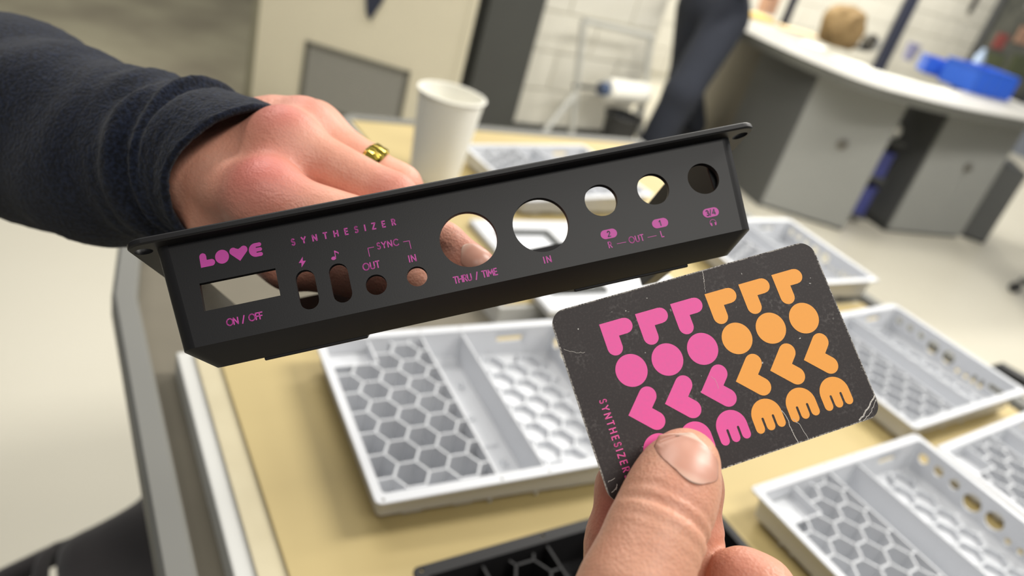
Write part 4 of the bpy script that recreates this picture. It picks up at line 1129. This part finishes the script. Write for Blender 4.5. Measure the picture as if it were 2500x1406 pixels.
def hand_mesh(name, fingers, palm, grooves, lo, hi, step, origin, parent, m, spots, kp=.006, bumps=(), kf=.0012):
    def sdf(P):
        d = None
        for ch in fingers:
            s = chain_d(P, ch, .004); d = s if d is None else smin(d, s, kf)
        pm = None
        for a, b_, ra, rb in palm:
            s = seg_d(P, a, b_, ra, rb); pm = s if pm is None else smin(pm, s, .007)
        d = smin(d, pm, kp)
        for c, r, h in bumps:
            d = d-h*np.exp(-((P-c)**2).sum(-1)/(r*r))
        for c, ax, nr, dep, sig, ext, curve in grooves:
            q = P-c; s = q@ax; sd_ = q-s[..., None]*ax
            lat2 = (sd_**2).sum(-1); side = q@nr
            s = s-curve*lat2
            d = d+dep*np.exp(-(s/sig)**2)*(1/(1+np.exp(-(side)/.0015)))*np.exp(-(lat2/(ext*ext))**2)
        return d
    V, Fc = surface_nets(sdf, lo, hi, step)
    me = np_mesh(name, to_world(V, origin), Fc); flush_attr(me, V, spots)
    return link(name, me, m, parent), sdf
def unit(v): v = np.array(v, np.float32); return v/np.linalg.norm(v)

# ---- the hand inside the held enclosure
OH = c2w(560, 430, .30)
h1 = empty('person', T(*OH)); tag(h1, 'left hand in a navy fleece sleeve gripping the black enclosure', 'person')
c = cp3
W1 = c(480, 425, 303); K1 = c(648, 492, 270); K2 = c(690, 356, 288); K3 = c(742, 325, 306); K4 = c(765, 318, 324)
q1 = [(K1, .0120), (c(930, 560, 272), .0092), (c(1078, 600, 266), .0080), (c(1160, 652, 262), .0072)]
q2 = [(K2, .0120), (c(955, 487, 286), .0098), (c(1010, 600, 292), .0086), (c(1000, 690, 290), .0075)]
q3 = [(K3, .0112), (c(972, 458, 306), .0092), (c(1030, 580, 312), .0082), (c(1020, 670, 306), .0072)]
q4 = [(K4, .0105), (c(905, 405, 326), .0084), (c(960, 510, 330), .0074), (c(965, 590, 324), .0064)]
th1 = [(c(545, 530, 298), .0130), (c(712, 632, 286), .0115), (c(880, 660, 272), .0098), (c(1035, 690, 263), .0082)]
palm1 = [(W1, K1, .0150, .0125), (W1, K2, .0160, .0125), (W1, K3, .0150, .0120), (W1, K4, .0140, .0115),
         (c(560, 500, 300), c(660, 520, 290), .016, .014), (c(462, 366, 311), c(640, 335, 304), .0155, .0120), (c(575, 318, 306), c(670, 306, 306), .0105, .0115), (W1, c(330, 395, 322), .0175, .0180), (K1, K2, .0095, .0095), (K2, K3, .0095, .009), (K3, K4, .0090, .0085)]
ax2 = unit(c(955, 487, 286)-K2); ax1 = unit(c(930, 560, 272)-K1)
up = np.array([.15, -.75, -.65], np.float32); up /= np.linalg.norm(up)
gv = []
for t_, dp in ((.03, .00045), (.10, .00035), (-.04, .00035)):
    gv.append((K2+(c(955, 487, 286)-K2)*t_, ax2, up, dp, .0009, .011, -14.0))
    gv.append((K1+(c(930, 560, 272)-K1)*t_, ax1, up, dp, .0009, .011, -12.0))
for t_ in (.90, .97, 1.04): gv.append((K2+(c(955, 487, 286)-K2)*t_, ax2, up, .0004, .0008, .009, 10.0))
bumps1 = [(K2+up*.010, .010, .0016), (K1+up*.010, .010, .0018), (K3+up*.010, .009, .0012)]
lo = np.min([W1, K2, c(330, 400, 322), c(1160, 652, 262), c(1035, 690, 262), c(765, 318, 324)], 0)-.034; hi = np.max([W1, K4, c(1160, 652, 262), c(1030, 690, 312), c(330, 400, 322)], 0)+.030
spots1 = [(K2+up*.012, .011, .8), (K1+up*.012, .016, .85), (K3+up*.012, .010, .4), (c(860, 520, 285), .012, .35), (c(960, 470, 280), .010, .45), (c(640, 545, 275), .016, .5), (c(1160, 652, 255), .010, .35)]
hand1, sdf1 = hand_mesh('hand', [q1, q2, q3, q4, th1], palm1, gv, lo, hi, .0010, OH, h1, M_SKIN1, spots1, .007, bumps1)
axn = unit(c(1160, 652, 262)-c(1078, 600, 266))
nail(sdf1, c(1160, 652, 262)-axn*.0055, axn, (.35, -.45, -1), .0115, .0105, h1, OH)
# sleeve: swept tube with folds
def sleeve():
    ctl = [(-520, 110, .47, .056), (-300, 170, .43, .053), (-130, 222, .40, .048), (0, 270, .376, .0445), (70, 296, .365, .0435), (140, 325, .353, .0428), (210, 355, .342, .0412), (275, 372, .333, .0395), (340, 386, .325, .0352), (400, 392, .318, .0335), (450, 402, .312, .0318), (485, 408, .308, .0312), (510, 412, .305, .0290), (535, 420, .3022, .0288), (562, 432, .2990, .0294)]
    pts = []; K = 10
    P = [(cp3(a, b_, z/mm*1.0), r) for a, b_, z, r in ctl]
    for i in range(len(P)-1):
        for k in range(K):
            t = k/K; i0 = max(i-1, 0); i3 = min(i+2, len(P)-1)
            f = lambda a, b_, c_, d_: .5*((2*b_)+(c_-a)*t+(2*a-5*b_+4*c_-d_)*t*t+(3*b_-a-3*c_+d_)*t**3)
            pts.append((f(P[i0][0], P[i][0], P[i+1][0], P[i3][0]), f(P[i0][1], P[i][1], P[i+1][1], P[i3][1]), i+t))
    pts.append((P[-1][0], P[-1][1], len(P)-1.0))
    from mathutils import noise
    SEG = 96; vs = []; fs = []
    n = len(pts); U = np.array([0, 0, -1.0])
    rings = []
    for i, (p, r, s) in enumerate(pts):
        a = pts[max(i-2, 0)][0]; b_ = pts[min(i+2, n-1)][0]; t = (b_-a)/np.linalg.norm(b_-a)
        u = U-t*(U@t); u /= np.linalg.norm(u); w = np.cross(t, u)
        cuff = min(1, max(0, (s-11.6)/.4))
        rg = []
        for k in range(SEG):
            an = 2*math.pi*k/SEG; d = u*math.cos(an)+w*math.sin(an)
            q = p+d*r
            big = noise.noise(Vector((q[0]*14, q[1]*14, q[2]*14+3)))*.006
            ph = an*1.0
            fold = math.sin(s*2.6+1.6*math.sin(an+.6)+noise.noise(Vector((q[0]*22, q[1]*22, q[2]*22)))*2.2)*.0016
            fold2 = math.sin(s*5.2-1.2*math.sin(an*1.0-.5))*.0011*max(0, min(1, (s-7)/2))
            rib = .0005*math.sin(an*48)*cuff
            fuzz = noise.noise(Vector((q[0]*420, q[1]*420, q[2]*420)))*.00055
            rg.append(p+d*(r+(big+fold+fold2)*(1-cuff*.85)*min(1, .35+.65*(n-1-i)/12)+rib+fuzz+cuff*.0028*max(0, -d[1]))+t*(cuff*.014*max(0, -d[1])*(s-11.6)/2.4))
        rings.append(rg)
    # cuff lip turned inside
    p, r, s = pts[-1]; a = pts[-3][0]; t = (p-a)/np.linalg.norm(p-a)
    for dr_, dt in ((-.0012, .0012), (-.0028, .0008), (-.0032, -.006), (-.0032, -.02)):
        rings.append([(q-p)*(1+dr_/r)+p+t*dt for q in rings[n-1]])
    for rg in rings: vs += rg
    for i in range(len(rings)-1):
        for k in range(SEG): fs.append((i*SEG+k, i*SEG+(k+1) % SEG, (i+1)*SEG+(k+1) % SEG, (i+1)*SEG+k))
    me = np_mesh('sleeve', to_world(np.array(vs), OH), np.array(fs))
    return link('sleeve', me, M_FLEECE, h1)
sleeve()
# the rest of that person stands outside the picture, left of the cart
def bw(x, y, z): return Vector((x, y, z))-OH
EL = Vector(c2w(-500, 116, .466))-OH
TX, TY = -.95, .28
sdf_part('sweater', [(EL, bw(-.86, TY+.19, 1.38), .054, .068), (bw(TX, TY+.14, 1.40), bw(TX, TY-.14, 1.40), .09, .09), (bw(TX, TY, 1.34), bw(TX, TY, .98), .17, .155),
                     (bw(TX, TY-.20, 1.38), bw(TX-.02, TY-.27, 1.10), .066, .054), (bw(TX-.02, TY-.27, 1.10), bw(TX+.10, TY-.26, .88), .052, .044)], .014, M_FLEECE, h1, .05)
sdf_part('trousers', [(bw(TX, TY+.06, .96), bw(TX, TY-.06, .96), .15, .15), (bw(TX, TY+.10, .9), bw(TX+.02, TY+.12, .5), .115, .085), (bw(TX+.02, TY+.12, .5), bw(TX, TY+.13, .11), .085, .075),
                      (bw(TX, TY-.10, .9), bw(TX+.02, TY-.12, .5), .115, .085), (bw(TX+.02, TY-.12, .5), bw(TX, TY-.13, .11), .085, .075)], .014, M_TROU, h1, .04)
for sg in (1, -1):
    sdf_part('shoe', [(bw(TX-.06, TY+sg*.13, .05), bw(TX+.10, TY+sg*.13, .045), .046, .05), (bw(TX+.10, TY+sg*.13, .045), bw(TX+.19, TY+sg*.14, .036), .05, .036)], .008, M_SHOE, h1, .03)
sdf_part('head', [(bw(TX+.02, TY, 1.44), bw(TX+.04, TY, 1.58), .058, .056), (bw(TX+.05, TY, 1.64), bw(TX+.04, TY, 1.72), .085, .092), (bw(TX+.09, TY, 1.60), bw(TX+.11, TY, 1.68), .045, .05), (bw(TX+.145, TY, 1.67), bw(TX+.16, TY, 1.64), .012, .016),
                  (bw(TX+.03, TY+.09, 1.68), bw(TX+.03, TY+.09, 1.64), .018, .014), (bw(TX+.03, TY-.09, 1.68), bw(TX+.03, TY-.09, 1.64), .018, .014)], .009, M_SKIN1, h1, .025)
sdf_part('hair', [(bw(TX+.01, TY, 1.72), bw(TX+.05, TY, 1.765), .09, .085), (bw(TX-.03, TY, 1.64), bw(TX-.01, TY, 1.72), .06, .085)], .012, mat('brown_hair', rgb(70, 54, 42), .7), h1, .03)
# gold ring on the ring finger
rc_ = K3+(c(972, 458, 306)-K3)*.70; rax = unit(c(972, 458, 306)-K3)
t_ = Vector(camdir(rax)); u_ = camdir(up-rax*(up@rax)).normalized(); w_ = t_.cross(u_)
MR = frame(CPOS+camdir(rc_), u_, w_, t_)
ring = empty('ring', MR); tag(ring, 'textured gold ring worn on the ring finger of the hand in the enclosure', 'ring')
vs = []; fs = []; S1, S2 = 60, 8
rnd = random.Random(4)
for i in range(S1):
    a = 2*math.pi*i/S1; wide = .0023+.0016*max(0, math.cos(a))**2
    for k in range(S2):
        bb = 2*math.pi*k/S2; j = rnd.uniform(.0, .0007) if math.cos(bb) > .2 else 0
        r = .0102+.0010*math.cos(bb)+j; vs.append(Vector((r*math.cos(a), r*math.sin(a), wide*math.sin(bb)+rnd.uniform(-.0002, .0002))))
for i in range(S1):
    for k in range(S2): fs.append((i*S2+k, ((i+1) % S1)*S2+k, ((i+1) % S1)*S2+(k+1) % S2, i*S2+(k+1) % S2))
link('band', mesh('band', vs, fs), M_GOLD, ring)

# ---- the hand pinching the card
OC = c2w(1560, 1500, .20)
h2 = empty('person', T(*OC)); tag(h2, 'bare left hand pinching the business card between thumb and fingers', 'person')
TH = [(c(1676, 1122, 198.5), .0078), (c(1662, 1150, 196.5), .0094), (c(1640, 1205, 192.5), .0108), (c(1614, 1272, 188), .0112), (c(1588, 1335, 184.5), .0114), (c(1545, 1440, 180), .0124), (c(1470, 1620, 176), .0145), (c(1420, 1900, 186), .0170)]
IX = [(c(1548, 1135, 213.5), .0070), (c(1530, 1190, 213), .0080), (c(1508, 1320, 212), .0084), (c(1488, 1480, 211), .0092), (c(1450, 1800, 220), .0115)]
MD_ = [(c(1692, 1130, 217.5), .0070), (c(1692, 1190, 217), .0078), (c(1690, 1320, 216), .0082), (c(1684, 1490, 215), .0092), (c(1600, 1830, 226), .0115)]
RG = [(c(1806, 1415, 204), .0088), (c(1850, 1448, 203), .0094), (c(1905, 1520, 208), .0096), (c(1880, 1640, 222), .0100), (c(1730, 1850, 230), .0115)]
PK = [(c(1900, 1640, 196), .0075), (c(1945, 1690, 200), .0082), (c(1960, 1760, 212), .0086), (c(1850, 1880, 226), .0105)]
WR = c(1520, 2380, 205)
palm2 = [(WR, c(1450, 1800, 220), .018, .0125), (WR, c(1600, 1830, 226), .018, .0125), (WR, c(1730, 1850, 230), .018, .012), (WR, c(1850, 1880, 226), .017, .0115), (WR, c(1420, 1900, 188), .018, .016), (c(1420, 1900, 188), c(1470, 1640, 182), .018, .014), (WR, np.array([.004, .330, .135], np.float32), .026, .033)]
tax = unit(c(1662, 1150, 196.5)-c(1614, 1272, 188)); dn = unit([.18, -.25, -1])
gv2 = []
for py_, dp, cv in ((-.0045, .0017, 26.0), (-.0005, .0009, 22.0), (-.0092, .0008, 26.0), (-.0125, .0005, 30.0)):
    gv2.append((c(1614, 1272, 188)+tax*py_, tax, dn, dp, .0010, .0135, cv))
# fingertip creases of the two fingers behind
for q, f_ in ((c(1508, 1320, 212), IX), (c(1690, 1310, 216), MD_)):
    gv2.append((q, unit(f_[1][0]-f_[2][0]), np.array([0, 0, -1], np.float32), .0006, .0009, .012, 0.0))
lo = np.array([.012, .030, .125], np.float32); hi = np.array([.095, .30, .262], np.float32)
lo[0] = -.035; lo[2] = .098; hi[1] = .368
spots2 = [(c(1650, 1215, 184), .010, .45), (c(1560, 1330, 176), .012, .25), (c(1500, 1250, 205), .012, .9), (c(1480, 1330, 206), .012, .55), (c(1735, 1280, 212), .012, .5), (c(1806, 1400, 197), .014, .55), (c(1600, 1420, 172), .016, .2)]
hand2, sdf2 = hand_mesh('hand', [TH, IX, MD_, RG, PK], palm2, gv2, lo, hi, .00095, OC, h2, M_SKIN2, spots2, .005, [(c(1700, 1180, 190), .006, .0006)], .0007)
nb = c(1666, 1168, 188)
nail(sdf2, nb, (.40, -.90, .14), (.16, -.12, -1), .0116, .0158, h2, OC, .00035)

# ------------------------------------------------------------------ black bag on the floor beside the cart
def bz(px, py, z): return on_z(px, py, z)
B0 = bz(330, 1330, 0.0); B0 = Vector((B0.x, B0.y, 0))
bag = empty('cloth_bag', T(*B0)); tag(bag, 'black cloth bag with loop handles slumped on the floor beside the cart', 'bag')
def bq(px, py, z): return list(bz(px, py, z)-B0)
def bdisp(P):
    return (np.sin(P[..., 0]*38+P[..., 2]*21+3*np.sin(P[..., 1]*14))*.006+np.sin(P[..., 1]*55-P[..., 0]*18+P[..., 2]*9)*.004).astype(np.float32)
zb = .50
prims = [(bq(492, 1160, zb), bq(400, 1310, zb), .055, .05), (bq(400, 1310, zb), bq(300, 1368, zb), .05, .042), (bq(300, 1368, zb), bq(250, 1396, zb), .042, .030), (bq(250, 1396, zb), bq(300, 1500, zb), .030, .045),
         (bq(470, 1400, zb-.03), bq(400, 1470, zb-.03), .075, .07), (bq(490, 1500, zb-.06), bq(430, 1560, zb-.06), .08, .075)]
gl = [(bz(450, 1470, zb-.1)-B0), (bz(420, 1560, zb-.1)-B0)]
for g in gl: prims.append((list(g), [g.x, g.y, .12], .085, .10))
for p_ in prims: pass
sdf_part('bag_body', prims, .010, M_BAG, bag, .05, disp=bdisp)
def hp(*q): return [bz(a, b_, z)-B0 for a, b_, z in q]
def smooth_path(pts, n=8):
    c2 = [Vector(p) for p in pts]; out = []
    for i in range(len(c2)-1):
        p0 = c2[max(i-1, 0)]; p1 = c2[i]; p2 = c2[i+1]; p3 = c2[min(i+2, len(c2)-1)]
        for k in range(n):
            t = k/n; out.append(.5*((2*p1)+(p2-p0)*t+(2*p0-5*p1+4*p2-p3)*t*t+(3*p1-p0-3*p2+p3)*t*t*t))
    out.append(c2[-1]); return out
MB().tube(smooth_path(hp((300, 1300, zb), (225, 1320, zb), (140, 1352, zb), (70, 1385, zb), (0, 1420, zb), (-80, 1470, zb), (-60, 1560, zb), (60, 1600, zb), (180, 1520, zb), (230, 1450, zb))), .013, 10).build('handle', M_BAG, bag, None, True)
MB().tube(smooth_path(hp((205, 1335, zb), (150, 1338, zb), (112, 1362, zb+.01), (99, 1410, zb+.01), (110, 1480, zb), (190, 1500, zb), (235, 1440, zb))), .009, 10).build('handle', M_BAG, bag, None, True)
eb = bz(193, 1328, zb+.05)-B0
MB().lathe([(.0, 0), (.011, 0), (.013, .002), (.011, .005), (0, .005)], 20, T(*(bz(215, 1352, zb+.030)-B0))).build('stud', M_CABK, bag, None, True)

# ------------------------------------------------------------------ black metal chair frame at the cart's outer edge
fz_ = .80
q0 = on_z(2392, 915, fz_); q1_ = on_z(2415, 884, fz_); q2_ = on_z(2640, 1010, fz_)
ch = empty('folding_chair', T(q1_.x, q1_.y, 0)); tag(ch, 'black tubular folding chair standing at the outer edge of the cart', 'chair')
o_ = Vector((q1_.x, q1_.y, 0))
dx_ = (q2_-q1_); dx_.z = 0; wch = min(dx_.length, .44); dx_ = dx_.normalized(); dy_ = Vector((-dx_.y, dx_.x, 0))
back_pts = [dx_*0+Vector((0, 0, .02))+dy_*.10, Vector((0, 0, fz_-.03)), Vector((0, 0, fz_))+dx_*.02, Vector((0, 0, fz_))+dx_*(wch-.02), Vector((0, 0, fz_-.03))+dx_*wch, dx_*wch+Vector((0, 0, .02))+dy_*.10]
MB().tube(back_pts, .012, 10).build('back_frame', M_BLKP, ch, None, True)
MB().box((0, 0, 0), (1, 1, 1), frame(dx_*.02+Vector((0, 0, fz_-.20)), dx_*(wch-.04), dy_*.012, Vector((0, 0, .17)))).build('backrest', M_BLKP, ch)
MB().box((0, 0, 0), (1, 1, 1), frame(dx_*.01+Vector((0, 0, .43))+dy_*.02, dx_*(wch-.02), dy_*.38, Vector((0, 0, .025)))).build('seat', M_BLKP, ch)
for s_ in (.012, wch-.012):
    MB().tube([dx_*s_+dy_*.34+Vector((0, 0, .44)), dx_*s_-dy_*.02+Vector((0, 0, .015))], .011, 10).build('leg', M_BLKP, ch, None, True)
# office chair whose casters just show at the right
oc = on_z(2690, 800, 0); oc0 = Vector((oc.x, oc.y, 0))
off = empty('office_chair', T(*oc0)); tag(off, 'black office chair on casters out on the cream floor', 'chair')
d0 = (on_z(2535, 795, 0)-oc); R0_ = d0.length; a0 = math.atan2(d0.y, d0.x); R0_ = min(R0_, .40)
off.location = tuple(on_z(2540, 800, 0)-Vector((math.cos(a0), math.sin(a0), 0))*R0_)
MB().lathe([(.03, .08), (.045, .08), (.04, .14), (.028, .15), (.028, .42), (.05, .43), (.05, .45), (0, .45)], 24).build('column', M_BLKP, off, None, True)
for k in range(5):
    a = a0+k*2*math.pi/5; e = Vector((math.cos(a), math.sin(a), 0))
    MB().tube([e*.03+Vector((0, 0, .11)), e*R0_+Vector((0, 0, .085))], [.024, .016], 10).build('base_arm', M_BLKP, off, None, True)
    w_ = Vector((-e.y, e.x, 0)); cst = MB()
    for s in (-.017, .017): cst.lathe([(0, -.010), (.026, -.010), (.03, -.005), (.03, .005), (.026, .010), (0, .010)], 20, frame(e*R0_+w_*s+Vector((0, 0, .031)), e, Vector((0, 0, 1)), w_))
    cst.build('caster', M_BLKP, off, None, True)
MB().box((-.24, -.24, .45), (.24, .24, .53), bev=.03).build('seat', M_BAG, off)
MB().box((-.20, .20, .60), (.20, .26, 1.05), bev=.025).build('backrest', M_BAG, off)
MB().box((-.03, .20, .47), (.03, .235, .70), bev=.006).build('back_bar', M_BLKP, off)
